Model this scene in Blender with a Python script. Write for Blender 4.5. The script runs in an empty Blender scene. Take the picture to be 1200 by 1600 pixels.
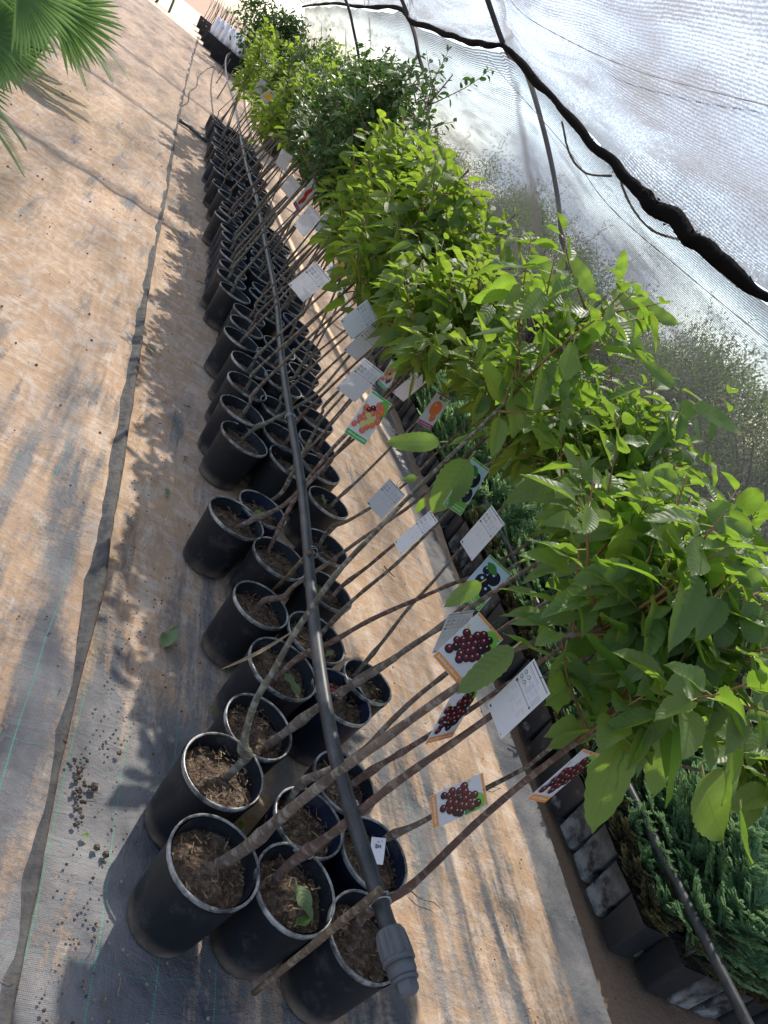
import bpy, math, random
import numpy as np
from mathutils import Vector, Matrix
R_ = math.radians
random.seed(7); rng = np.random.default_rng(7)
scene = bpy.context.scene; COL = scene.collection
PI = math.pi
# ------------------------------------------------------------------ camera
FPX, CX, CY, H = 1200., 600., 800., 1.45
v1 = np.array([377-600., 800-27.]); a50 = R_(50); uu = np.array([math.cos(a50), math.sin(a50)])
pit = math.atan2(v1@uu, FPX)
UP = np.array([uu[0]*math.cos(pit), uu[1]*math.cos(pit), -math.sin(pit)])
YA = np.array([v1[0], v1[1], FPX]); YA /= np.linalg.norm(YA); YA -= UP*(UP@YA); YA /= np.linalg.norm(YA)
XA = np.cross(UP, YA); RM = np.array([XA, YA, UP]); CAM = np.array([0, 0, H])
def ray(px, py): return RM@np.array([px-CX, CY-py, FPX])
def gz(px, py, z=0.):
    d = ray(px, py); return CAM + d*((z-H)/d[2])
def gy(px, py, y, k=0., z0=.24):          # on the plane y + k*(z-z0)
    d = ray(px, py); t = (y + k*(H-z0))/(d[1]-k*d[2]); return CAM + d*t
cam = bpy.data.cameras.new('camera'); camo = bpy.data.objects.new('camera', cam); COL.objects.link(camo)
cx, cy, cz = RM@np.array([1, 0, 0]), RM@np.array([0, 1, 0]), -(RM@np.array([0, 0, 1]))
camo.matrix_world = Matrix(((cx[0], cy[0], cz[0], 0), (cx[1], cy[1], cz[1], 0), (cx[2], cy[2], cz[2], H), (0, 0, 0, 1)))
cam.sensor_fit = 'VERTICAL'; cam.sensor_height = 36; cam.lens = 27; cam.clip_start = .05; cam.clip_end = 500
scene.camera = camo
# ------------------------------------------------------------------ world, sun
SUN_AZ, SUN_EL = R_(14), R_(49)           # azimuth measured from +Y towards +X
w = bpy.data.worlds.new("World"); scene.world = w; w.use_nodes = True
nt = w.node_tree; nt.nodes.clear()
out = nt.nodes.new('ShaderNodeOutputWorld'); bg = nt.nodes.new('ShaderNodeBackground')
sky = nt.nodes.new('ShaderNodeTexSky'); sky.sky_type = 'NISHITA'; sky.sun_disc = False
sky.sun_elevation = SUN_EL; sky.sun_rotation = SUN_AZ; sky.dust_density = 1.2; sky.ozone_density = 2.4
tc = nt.nodes.new('ShaderNodeTexCoord'); mp = nt.nodes.new('ShaderNodeMapping'); mp.inputs['Scale'].default_value = (1.5, 1.5, 4)
nz = nt.nodes.new('ShaderNodeTexNoise'); nz.inputs['Scale'].default_value = 2.2; nz.inputs['Detail'].default_value = 5; nz.inputs['Roughness'].default_value = .5
cr = nt.nodes.new('ShaderNodeValToRGB'); cr.color_ramp.elements[0].position = .44; cr.color_ramp.elements[1].position = .66
mx = nt.nodes.new('ShaderNodeMix'); mx.data_type = 'RGBA'; mx.inputs[7].default_value = (2.3, 2.6, 3.1, 1)
nt.links.new(tc.outputs['Generated'], mp.inputs[0]); nt.links.new(mp.outputs[0], nz.inputs[0]); nt.links.new(nz.outputs[0], cr.inputs[0])
nt.links.new(cr.outputs[0], mx.inputs[0]); nt.links.new(sky.outputs[0], mx.inputs[6]); nt.links.new(mx.outputs[2], bg.inputs[0])
nt.links.new(bg.outputs[0], out.inputs[0]); bg.inputs[1].default_value = .145
sl = bpy.data.lights.new('sun', 'SUN'); sl.energy = 5.0; sl.angle = R_(.7); sl.color = (1, .93, .82)
so = bpy.data.objects.new('sun', sl); COL.objects.link(so)
sd = Vector((math.sin(SUN_AZ)*math.cos(SUN_EL), math.cos(SUN_AZ)*math.cos(SUN_EL), math.sin(SUN_EL)))
so.rotation_euler = sd.to_track_quat('Z', 'Y').to_euler(); so.location = (4, 8, 10)
vs = scene.view_settings; vs.view_transform = 'Standard'; vs.look = 'None'; vs.gamma = 1; vs.exposure = 1.02; vs.use_curve_mapping = False
scene.cycles.transparent_max_bounces = 16
# ------------------------------------------------------------------ materials
class N:
    def __init__(s, name):
        s.m = bpy.data.materials.new(name); s.m.use_nodes = True; s.t = s.m.node_tree; s.t.nodes.clear()
        s.o = s.t.nodes.new('ShaderNodeOutputMaterial')
    def n(s, typ, **k):
        x = s.t.nodes.new('ShaderNode'+typ)
        for a, b in k.items(): setattr(x, a, b)
        return x
    def put(s, sock, v):
        if isinstance(v, bpy.types.NodeSocket): s.t.links.new(v, sock)
        elif v is not None:
            if hasattr(sock.default_value, '__len__') and not hasattr(v, '__len__'): v = (v,)*len(sock.default_value)
            if hasattr(v, '__len__') and len(v) == 3 and len(sock.default_value) == 4: v = (*v, 1)
            sock.default_value = v
    def coord(s, k='Object', scale=(1, 1, 1), rot=(0, 0, 0), loc=(0, 0, 0)):
        c = s.n('TexCoord'); m = s.n('Mapping'); s.t.links.new(c.outputs[k], m.inputs[0])
        m.inputs['Scale'].default_value = scale; m.inputs['Rotation'].default_value = rot; m.inputs['Location'].default_value = loc
        return m.outputs[0]
    def noise(s, co, scale, detail=4, rough=.55, dist=0):
        x = s.n('TexNoise'); s.put(x.inputs[0], co); x.inputs['Scale'].default_value = scale; x.inputs['Detail'].default_value = detail
        x.inputs['Roughness'].default_value = rough; x.inputs['Distortion'].default_value = dist; return x.outputs[0]
    def vor(s, co, scale, feat='F1'):
        x = s.n('TexVoronoi', feature=feat); s.put(x.inputs[0], co); x.inputs['Scale'].default_value = scale; return x.outputs[0]
    def wave(s, co, scale, dirn='X', dist=0, detail=0):
        x = s.n('TexWave', bands_direction=dirn); s.put(x.inputs[0], co); x.inputs['Scale'].default_value = scale
        x.inputs['Distortion'].default_value = dist; x.inputs['Detail'].default_value = detail; return x.outputs['Fac']
    def ramp(s, f, *st):
        x = s.n('ValToRGB'); s.put(x.inputs[0], f); e = x.color_ramp.elements
        while len(e) < len(st): e.new(.5)
        for q, (p, c) in zip(e, st):
            q.position = p; q.color = (c, c, c, 1) if not hasattr(c, '__len__') else (*c, 1)
        return x.outputs[0]
    def mix(s, f, a, b, mode='MIX'):
        x = s.n('Mix', data_type='RGBA', blend_type=mode); s.put(x.inputs[0], f); s.put(x.inputs[6], a); s.put(x.inputs[7], b); return x.outputs[2]
    def math(s, op, a, b=None, c=None):
        x = s.n('Math', operation=op); s.put(x.inputs[0], a)
        if b is not None: s.put(x.inputs[1], b)
        if c is not None: s.put(x.inputs[2], c)
        return x.outputs[0]
    def sep(s, co):
        x = s.n('SeparateXYZ'); s.put(x.inputs[0], co); return x.outputs
    def bump(s, h, strength=.3, dist=.01):
        x = s.n('Bump'); s.put(x.inputs['Height'], h); x.inputs['Strength'].default_value = strength; x.inputs['Distance'].default_value = dist; return x.outputs[0]
    def bsdf(s, col, rough=.7, bump=None, spec=.4, metal=0.):
        x = s.n('BsdfPrincipled'); s.put(x.inputs['Base Color'], col); s.put(x.inputs['Roughness'], rough)
        s.put(x.inputs['Specular IOR Level'], spec); x.inputs['Metallic'].default_value = metal
        if bump is not None: s.t.links.new(bump, x.inputs['Normal'])
        return x.outputs[0]
    def mixs(s, f, a, b):
        x = s.n('MixShader'); s.put(x.inputs[0], f); s.t.links.new(a, x.inputs[1]); s.t.links.new(b, x.inputs[2]); return x.outputs[0]
    def fin(s, sh): s.t.links.new(sh, s.o.inputs[0]); return s.m
def simple(name, col, rough=.7, var=.25, scale=20, spec=.4, bump=.15, bd=.002):
    n = N(name); co = n.coord(); f = n.noise(co, scale, 5)
    c = n.mix(f, tuple(v*(1-var) for v in col), tuple(min(1, v*(1+var)) for v in col))
    return n.fin(n.bsdf(c, rough, n.bump(f, bump, bd), spec))
def mat_ground(name, right=False):
    n = N(name); co = n.coord(); x, y, z = n.sep(co)
    big = n.noise(n.coord(scale=(1.3, .75, 1), rot=(0, 0, R_(25))), 1.9, 5, .62, .4)
    strip = n.noise(n.coord(scale=(7, .55, 1), loc=(3, 1, 0)), 1.5, 6, .6, .15)
    fine = n.noise(co, 60, 6, .7); wr = n.math('MULTIPLY', n.math('ADD', n.noise(n.coord(scale=(2.2, 5.5, 1), rot=(0, 0, R_(40))), 1.7, 7, .66, 2.2), n.noise(n.coord(scale=(6, 2, 1), rot=(0, 0, R_(-20))), 2.1, 6, .62, 1.5)), .5)
    m = n.math('ADD', n.math('MULTIPLY', big, .36), n.math('MULTIPLY', strip, .52)); m = n.math('ADD', m, n.math('MULTIPLY', fine, .16))
    near = n.math('MULTIPLY', n.math('SUBTRACT', n.ramp(n.math('MULTIPLY', y, .2), (0.1, 0), (.75, 1)), .35), .13)
    m = n.math('ADD', m, near)                          # more dust with distance
    if right:
        m = n.math('SUBTRACT', m, n.math('MULTIPLY', n.ramp(n.math('ABSOLUTE', n.math('SUBTRACT', x, 2.12)), (.04, 1), (.13, 0)), .22))
        m = n.math('ADD', m, n.ramp(n.math('SUBTRACT', x, 1.0), (0, .02), (.25, .055)))
    else: m = n.math('ADD', m, n.ramp(n.math('MULTIPLY', n.math('SUBTRACT', x, -.1), -1), (0, 0), (.9, .06)))
    dust = n.ramp(m, (.485, 0), (.565, 1))
    sandc = n.mix(n.noise(co, 5, 5), (.42, .275, .175), (.60, .42, .28)); sandc = n.mix(n.ramp(wr, (.46, 0), (.60, .8)), sandc, (.66, .55, .46)); sandc = n.mix(n.ramp(n.noise(n.coord(loc=(5, 5, 0)), 2.3, 6, .7, .8), (.52, 0), (.68, .5)), sandc, (.30, .27, .26))
    sandc = n.mix(n.ramp(fine, (.56, 0), (.72, .5)), sandc, (.22, .145, .1))
    film = n.mix(n.ramp(n.noise(co, 3, 4), (.35, 0), (.7, 1)), (.085, .092, .108), (.34, .325, .315))
    wv = n.math('MULTIPLY', n.wave(n.coord(rot=(0, 0, 0)), 95, 'X'), n.wave(n.coord(), 95, 'Y'))
    film = n.mix(n.math('MULTIPLY', wv, .25), film, (.05, .055, .065))
    # green stitched threads, along and across the cloth
    def line(v, per, off, wd):
        f = n.math('PINGPONG', n.math('ADD', v, off), per/2); return n.math('LESS_THAN', f, wd)
    xw = n.math('ADD', x, n.math('MULTIPLY', n.math('SUBTRACT', n.noise(n.coord(scale=(.1, 1, 1)), 1.2, 2), .5), .05))
    yw = n.math('ADD', y, n.math('MULTIPLY', n.math('SUBTRACT', n.noise(n.coord(scale=(1, .1, 1)), 5, 2), .5), .07))
    if right:
        lt = n.math('LESS_THAN', x, 1.2); l1 = line(xw, .13, -.58, .0014); l2 = line(xw, .345, -1.51, .0011); lx = n.math('ADD', n.math('MULTIPLY', l1, lt), n.math('MULTIPLY', l2, n.math('SUBTRACT', 1., lt)))
    else: lx = line(xw, .13, -.58+.065*0, .0015)
    ly = line(yw, .215, -.83, .0009)
    dash = n.math('GREATER_THAN', n.wave(n.coord(), 60, 'Y'), .3); dash2 = n.math('GREATER_THAN', n.wave(n.coord(), 60, 'X'), .35)
    th = n.math('MAXIMUM', n.math('MULTIPLY', lx, dash), n.math('MULTIPLY', n.math('MULTIPLY', ly, dash2), .8))
    thv = n.math('MULTIPLY', th, n.ramp(dust, (0.1, 1), (.75, 0.04)))
    nearf = n.ramp(n.math('MULTIPLY', y, .1), (.22, 1), (.6, .2)); thv = n.math('MULTIPLY', thv, nearf)
    col = n.mix(dust, film, sandc); col = n.mix(n.math('MULTIPLY', thv, .8), col, (.08, .42, .31))
    h = n.math('ADD', n.math('MULTIPLY', wr, 1.5), n.math('MULTIPLY', fine, .32)); h = n.math('ADD', h, n.math('MULTIPLY', wv, .06)); h = n.math('ADD', h, n.math('MULTIPLY', dust, .25))
    return n.fin(n.bsdf(col, n.mix(dust, .5, .92), n.bump(h, .7, .024), .3))
M = {}
M['mat_l'] = mat_ground('dusty_weed_mat_left'); M['mat_r'] = mat_ground('dusty_weed_mat_right', True)
def mat_soil_ground():
    n = N('bare_soil'); co = n.coord(); a = n.noise(co, 3, 6, .65); b = n.noise(co, 70, 6, .7)
    c = n.mix(a, (.21, .135, .095), (.36, .25, .18)); c = n.mix(n.ramp(b, (.5, 0), (.75, .6)), c, (.13, .085, .06))
    return n.fin(n.bsdf(c, .95, n.bump(n.math('ADD', a, n.math('MULTIPLY', b, .5)), .6, .02), .2))
M['soil_ground'] = mat_soil_ground()
def mat_pot():
    n = N('black_pot_plastic'); co = n.coord(); f = n.noise(co, 9, 6, .65); sc = n.noise(n.coord(scale=(1, 1, .2)), 90, 3)
    z = n.sep(n.coord())[2]
    inf = n.n('ObjectInfo').outputs['Random']
    base = n.mix(n.math('MULTIPLY', f, .9), (.006, .0075, .011), (.018, .02, .025)); base = n.mix(n.math('GREATER_THAN', inf, .86), base, (.006, .012, .032))
    d = n.math('MULTIPLY', n.ramp(n.noise(co, 13, 8, .75), (.53, 0), (.72, 1)), .34)
    c = n.mix(d, base, (.19, .165, .145)); c = n.mix(n.math('MULTIPLY', n.ramp(z, (0, 1), (.045, 0)), n.ramp(f, (.4, .2), (.6, .9))), c, (.26, .19, .14))
    r = n.math('ADD', .46, n.math('MULTIPLY', f, .2))
    return n.fin(n.bsdf(c, r, n.bump(sc, .12, .001), .34))
M['pot'] = mat_pot()
def mat_rim():
    n = N('pot_rim_painted_glint'); f = n.noise(n.coord(), 18, 6, .75)
    return n.fin(n.bsdf(n.mix(n.ramp(f, (.42, 0), (.66, 1)), (.05, .05, .052), (.46, .44, .41)), .28, n.bump(f, .1, .001), .65))  # mottled pale colour stands in for sun and sky glint on the rims
M['rim'] = mat_rim()
M['cloth'] = simple('black_ground_cloth', (.018, .019, .021), .75, .5, 12, .3, .6, .01); M['pleat'] = simple('bunched_net', (.13, .11, .095), .9, .5, 40, .2, .8, .01); M['foldm'] = simple('dusty_fold_cloth', (.095, .088, .082), .8, .8, 16, .3, 1., .02); M['weedy'] = simple('weedy_outside_ground', (.05, .055, .032), .95, .6, 4, .2, .8, .03)
def mat_potsoil():
    n = N('potting_soil'); co = n.coord(); a = n.noise(co, 45, 8, .75); v = n.vor(co, 110); g = n.noise(co, 9, 3)
    c = n.ramp(a, (.3, (.025, .018, .013)), (.46, (.105, .076, .056)), (.57, (.20, .15, .11)), (.70, (.38, .30, .23)))
    c = n.mix(n.ramp(g, (.45, 0), (.7, .55)), c, (.14, .10, .07))
    return n.fin(n.bsdf(c, .95, n.bump(n.math('ADD', a, v), .9, .008), .15))
M['soil'] = mat_potsoil()
def mat_bark(name, a, b, c3):
    n = N(name); co = n.coord(scale=(1, 1, .35)); f = n.noise(co, 90, 6, .7); g = n.noise(n.coord(scale=(1, 1, 2.5)), 30, 4, .6); rnd = n.n('ObjectInfo').outputs['Random']
    c = n.mix(f, a, b); c = n.mix(n.ramp(n.noise(co, 22, 5, .7), (.42, 0), (.62, .75)), c, tuple(q*.4 for q in a)); c = n.mix(n.ramp(g, (.5, 0), (.6, .85)), c, c3); c = n.mix(n.math('MULTIPLY', rnd, .35), c, (.16, .15, .12))
    return n.fin(n.bsdf(c, .62, n.bump(n.math('ADD', f, n.math('MULTIPLY', g, 1.5)), .9, .006), .25))
M['bark'] = mat_bark('brown_bark', (.11, .072, .055), (.25, .18, .135), (.30, .25, .20))
M['bark_red'] = mat_bark('reddish_bark', (.095, .045, .033), (.24, .115, .08), (.27, .20, .165))
M['bark_grey'] = mat_bark('grey_green_bark', (.10, .09, .062), (.22, .195, .145), (.30, .27, .22))
M['twig'] = simple('young_shoot', (.20, .115, .05), .5, .4, 40)
def mat_leaf(name, c1, c2, c3, tr, rough=.47, veins=1.0, tmix=.5, under=(.16, .23, .10)):
    n = N(name); uv = n.n('UVMap', uv_map='uv').outputs[0]; ru = n.n('UVMap', uv_map='rnd').outputs[0]
    u, v, _ = n.sep(uv); r, r2, _ = n.sep(ru)
    c = n.ramp(r, (.05, c1), (.55, c2), (.97, c3))
    av = n.math('ABSOLUTE', v)
    sv = n.math('PINGPONG', n.math('SUBTRACT', n.math('MULTIPLY', u, 9), n.math('MULTIPLY', av, 1.6)), .5)
    vein = n.math('MAXIMUM', n.math('LESS_THAN', av, .045), n.math('MULTIPLY', n.ramp(sv, (0, 1), (.12, 0)), .5))
    mot = n.noise(n.coord(), 60, 5, .6)
    c = n.mix(n.math('MULTIPLY', mot, .45), c, tuple(q*.55 for q in c2)); c = n.mix(n.math('MULTIPLY', vein, .36*veins), c, tuple(min(1, q*1.9+.02) for q in c2))
    # a few yellow or brown edges
    ed = n.math('MULTIPLY', n.ramp(av, (.75, 0), (1, 1)), n.ramp(r2, (.9, 0), (.97, 1))); c = n.mix(ed, c, (.28, .17, .04))
    sp = n.ramp(n.noise(n.coord(), 22, 3, .5), (.70, 0), (.74, .7)); c = n.mix(sp, c, (.20, .13, .04))
    geo = n.n('NewGeometry'); c2_ = n.mix(n.math('MULTIPLY', geo.outputs['Backfacing'], .65), c, under)
    bmp = n.bump(n.math('ADD', n.math('MULTIPLY', n.ramp(sv, (0, 0), (.5, 1)), 1.0), n.math('MULTIPLY', mot, .6)), .26, .003)
    p = n.bsdf(c2_, rough, bmp, .45); t = n.n('BsdfTranslucent'); n.put(t.inputs[0], n.mix(vein, n.mix(.5, tr, n.mix(.5, c, tr, 'ADD')), tuple(q*.65 for q in tr)))
    return n.fin(n.mixs(tmix, p, t.outputs[0]))
M['leaf_cherry'] = mat_leaf('cherry_leaf', (.028, .088, .028), (.055, .15, .03), (.14, .27, .035), (.40, .62, .05), .40)
M['leaf_mid'] = mat_leaf('plum_leaf', (.03, .085, .02), (.062, .15, .025), (.17, .28, .035), (.44, .62, .05))
M['leaf_dark'] = mat_leaf('dark_apple_leaf', (.012, .045, .018), (.025, .08, .022), (.06, .13, .03), (.13, .27, .04), .35, .6, .3)
M['leaf_lime'] = mat_leaf('lime_apricot_leaf', (.08, .18, .02), (.16, .29, .03), (.31, .40, .05), (.5, .68, .05))
M['leaf_olive'] = mat_leaf('olive_grey_leaf', (.055, .085, .035), (.085, .12, .05), (.13, .16, .07), (.18, .24, .09), .85, 0, .4, (.08, .10, .06))
M['petiole'] = simple('petiole', (.32, .33, .10), .5, .3, 60)
M['leaf_juniper'] = mat_leaf('juniper_spray', (.17, .32, .18), (.28, .46, .26), (.52, .64, .28), (.42, .6, .25), .6, 0, .45, (.15, .33, .18))
M['leaf_dead'] = mat_leaf('dry_juniper_spray', (.10, .065, .03), (.17, .11, .05), (.25, .17, .09), (.2, .13, .06), .7, 0, .15)
M['leaf_palm'] = mat_leaf('palm_frond', (.08, .19, .06), (.12, .28, .08), (.24, .38, .09), (.26, .45, .09), .4, .5, .45)
M['leaf_fallen'] = mat_leaf('fallen_leaf', (.05, .10, .03), (.12, .16, .05), (.24, .2, .1), (.2, .2, .06), .6, .8, .15)
M['pipe'] = None
def mat_pipe():
    n = N('black_polyethylene_pipe'); co = n.coord(); f = n.noise(co, 14, 6, .65); s = n.noise(n.coord(scale=(40, 2, 40)), 3, 4); sp = n.ramp(n.vor(co, 55), (.03, 1), (.07, 0))
    c = n.mix(n.ramp(f, (.4, 0), (.75, .8)), (.022, .026, .032), (.10, .10, .10)); c = n.mix(n.math('MULTIPLY', sp, .35), c, (.4, .37, .33))
    c = n.mix(n.ramp(s, (.6, 0), (.75, .3)), c, (.2, .18, .16))
    return n.fin(n.bsdf(c, n.math('ADD', .32, n.math('MULTIPLY', f, .25)), n.bump(f, .15, .003), .5))
M['pipe'] = mat_pipe()
M['fitting'] = simple('dusty_grey_fitting', (.105, .11, .12), .6, .45, 30)
M['blackp'] = simple('black_plastic', (.014, .014, .016), .45, .4, 30)
def mat_bag():
    n = N('black_square_pot'); co = n.coord(); f = n.noise(co, 16, 7, .7); z = n.sep(co)[2]; rnd = n.n('ObjectInfo').outputs['Random']
    m = n.ramp(n.math('ADD', f, n.math('MULTIPLY', n.math('SUBTRACT', rnd, .62), .35)), (.50, 0), (.68, 1)); k = n.ramp(z, (0, 1), (.16, .12))
    c = n.mix(n.noise(co, 40, 3), (.012, .013, .015), (.035, .036, .04)); c = n.mix(n.math('MULTIPLY', m, k), c, (.34, .33, .32))
    return n.fin(n.bsdf(c, .45, n.bump(f, .2, .004), .5))
M['bag'] = mat_bag()
for k, c, r in (('card', (.80, .82, .86), .35), ('cardback', (.74, .77, .82), .4), ('pinkcard', (.78, .66, .64), .45), ('ink', (.10, .11, .14), .5), ('inklight', (.45, .48, .55), .5), ('orange', (.80, .30, .05), .4),
                ('green', (.07, .42, .10), .4), ('cherry1', (.045, .003, .008), .3), ('cherry2', (.13, .009, .018), .3), ('cherry3', (.018, .002, .005), .3), ('hl', (.62, .42, .42), .3),
                ('pleaf', (.16, .45, .06), .4), ('pleafd', (.05, .22, .04), .4), ('red', (.65, .03, .02), .35), ('amber', (.75, .18, .03), .35), ('yel', (.80, .52, .05), .35), ('paleg', (.55, .55, .22), .35),
                ('plum', (.012, .014, .03), .35), ('blush', (.62, .16, .10), .35), ('purple', (.35, .03, .22), .4), ('pblue', (.45, .58, .75), .4), ('paper', (.80, .82, .88), .6), ('wire', (.45, .45, .45), .35),
                ('blue', (.02, .22, .7), .5), ('tie', (.02, .10, .06), .5)):
    M[k] = simple('print_'+k if k not in ('paper', 'wire') else k, c, r, .06, 30, .4, .02, .001)
def card_tr(key):
    m = M[key]; t = m.node_tree; o = [q for q in t.nodes if q.type == 'OUTPUT_MATERIAL'][0]; b = [q for q in t.nodes if q.type == 'BSDF_PRINCIPLED'][0]
    x = t.nodes.new('ShaderNodeMixShader'); x.inputs[0].default_value = .35; tr = t.nodes.new('ShaderNodeBsdfTranslucent'); tr.inputs[0].default_value = (.75, .76, .78, 1)
    t.links.new(b.outputs[0], x.inputs[1]); t.links.new(tr.outputs[0], x.inputs[2]); t.links.new(x.outputs[0], o.inputs[0])
for k in ('card', 'cardback', 'pinkcard'): card_tr(k)
M['cane'] = mat_bark('cane_bark', (.13, .075, .045), (.24, .16, .10), (.30, .23, .16))
M['steel'] = simple('dull_hoop_pipe', (.03, .036, .045), .45, .4, 25, .5)
M['hem'] = simple('black_rolled_netting', (.004, .004, .005), .95, .5, 90, .1, .5, .006)
M['tread'] = simple('drip_hose', (.02, .02, .022), .5, .3, 30)
def mat_net(name, dens, tr0, tr1, tw=.5, ga=1.2):
    n = N(name); uv = n.n('UVMap', uv_map='uv').outputs[0]
    mp = n.n('Mapping'); n.put(mp.inputs[0], uv)
    blot = n.noise(n.coord(), .55, 5, .6, 0); fold = n.noise(n.coord(scale=(.5, .12, .5)), 3.5, 5, .6, .15)
    wv = n.n('TexWave', bands_direction='Y'); n.put(wv.inputs[0], uv); wv.inputs['Scale'].default_value = 21; wv.inputs['Distortion'].default_value = 2.2; wv.inputs['Detail'].default_value = 2; wv.inputs['Detail Scale'].default_value = .6
    wv2 = n.n('TexWave', bands_direction='X'); n.put(wv2.inputs[0], uv); wv2.inputs['Scale'].default_value = 26; wv2.inputs['Distortion'].default_value = 3.5; wv2.inputs['Detail'].default_value = 2
    grain = n.noise(n.coord(scale=(1, .7, 1)), 75, 4, .85)
    cover = n.math('ADD', n.math('MULTIPLY', n.ramp(fold, (.3, 0), (.72, 1)), .34), dens)
    cover = n.math('ADD', cover, n.math('MULTIPLY', n.math('SUBTRACT', grain, .5), ga))
    cover = n.math('ADD', cover, n.math('MULTIPLY', n.math('SUBTRACT', wv.outputs['Fac'], .5), .42))
    cover = n.math('ADD', cover, n.math('MULTIPLY', n.math('SUBTRACT', wv2.outputs['Fac'], .5), .20))
    ux = n.sep(uv)[0]; bunch = None
    for yk in (2.0, 9.0, 13.1, 17.3):
        b_ = n.ramp(n.math('ABSOLUTE', n.math('SUBTRACT', n.math('ADD', ux, n.math('MULTIPLY', n.math('SUBTRACT', fold, .5), .8)), yk)), (.03, 1), (.17, 0)); bunch = b_ if bunch is None else n.math('MAXIMUM', bunch, b_)
    mp.inputs['Scale'].default_value = (.3, 2.6, 1); mp.inputs['Rotation'].default_value = (0, 0, R_(8)); cn = n.noise(mp.outputs[0], 2.4, 4, .6, .25)
    crease = n.ramp(cn, (.47, 0), (.62, 1))
    hemz = n.ramp(n.math('ADD', n.sep(uv)[1], n.math('MULTIPLY', n.math('SUBTRACT', fold, .5), .25)), (.05, 1), (.20, 0)); bunch = n.math('MAXIMUM', bunch, n.math('MULTIPLY', hemz, .85))
    cover = n.math('ADD', cover, n.math('MULTIPLY', n.math('MAXIMUM', bunch, n.math('MULTIPLY', crease, .55)), .40))
    cover = n.math('MINIMUM', n.math('MAXIMUM', cover, .12), .96)
    c = n.mix(blot, (.045, .038, .036), (.10, .09, .085)); c = n.mix(n.math('MAXIMUM', bunch, n.math('MULTIPLY', crease, .6)), c, (.17, .14, .12))
    d = n.n('BsdfDiffuse'); n.put(d.inputs[0], c); t = n.n('BsdfTranslucent'); n.put(t.inputs[0], n.mix(grain, tr0, tr1))
    tp = n.n('BsdfTransparent'); thr = n.mixs(tw, d.outputs[0], t.outputs[0])
    return n.fin(n.mixs(cover, tp.outputs[0], thr))
M['net'] = mat_net('shade_net_roof', .43, (.24, .22, .21), (.42, .42, .45), .42, 2.6); M['netw'] = mat_net('shade_net_wall', .31, (.10, .10, .10), (.18, .19, .21), .22, 1.2)
def mat_skirt():
    n = N('black_skirt'); g = n.noise(n.coord(), 90, 3, .8); d = n.bsdf((.015, .015, .017), .8); tp = n.n('BsdfTransparent')
    return n.fin(n.mixs(n.ramp(g, (.35, .55), (.6, 1)), tp.outputs[0], d))
M['skirt'] = mat_skirt()
# ------------------------------------------------------------------ mesh helpers
class MB:
    def __init__(s): s.v = []; s.f = []; s.m = []; s.uv = []; s.r = []
    def nv(s): return len(s.v)
    def add(s, vs, fs, mi=0):
        b = len(s.v); s.v += [tuple(map(float, q)) for q in vs]; s.f += [tuple(b+i for i in f) for f in fs]; s.m += [mi]*len(fs)
    def build(s, name, mats, parent=None, smooth=True, uv=None):
        me = bpy.data.meshes.new(name); me.from_pydata(s.v, [], s.f); me.polygons.foreach_set('material_index', s.m)
        me.polygons.foreach_set('use_smooth', [smooth]*len(s.f))
        if uv is not None:
            ul = me.uv_layers.new(name='uv'); arr = np.array([uv[l.vertex_index] for l in me.loops]).ravel(); ul.data.foreach_set('uv', arr)
        for m in (mats if isinstance(mats, (list, tuple)) else [mats]): me.materials.append(m)
        me.update(); return link(name, me, parent)
def link(name, data, parent=None):
    o = bpy.data.objects.new(name, data); COL.objects.link(o)
    if parent is not None: o.parent = parent
    return o
def tag(o, label, cat, group=None, kind=None):
    if label: o['label'] = label
    if cat: o['category'] = cat
    if group: o['group'] = group
    if kind: o['kind'] = kind
    return o
def empty(name, loc, label=None, cat=None, group=None, rz=0):
    o = link(name, None); o.location = tuple(map(float, loc)); o.rotation_euler = (0, 0, rz); o.empty_display_size = .05
    return tag(o, label, cat, group)
def dup(root, loc, rz=0, sc=1.):
    def rec(o, par):
        c = o.copy(); COL.objects.link(c); c.parent = par
        for ch in [q for q in o.children]: rec(ch, c)
        return c
    r = rec(root, None); r.location = tuple(map(float, loc)); r.rotation_euler = (0, 0, rz); r.scale = (sc,)*3
    return r
def catmull(P, n=5):
    P = [np.array(p, float) for p in P]; Q = [2*P[0]-P[1]]+P+[2*P[-1]-P[-2]]; o = []
    for i in range(1, len(Q)-2):
        for k in range(n):
            t = k/n; o.append(.5*((2*Q[i])+(-Q[i-1]+Q[i+1])*t+(2*Q[i-1]-5*Q[i]+4*Q[i+1]-Q[i+2])*t*t+(-Q[i-1]+3*Q[i]-3*Q[i+1]+Q[i+2])*t**3))
    o.append(Q[-2]); return o
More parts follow.
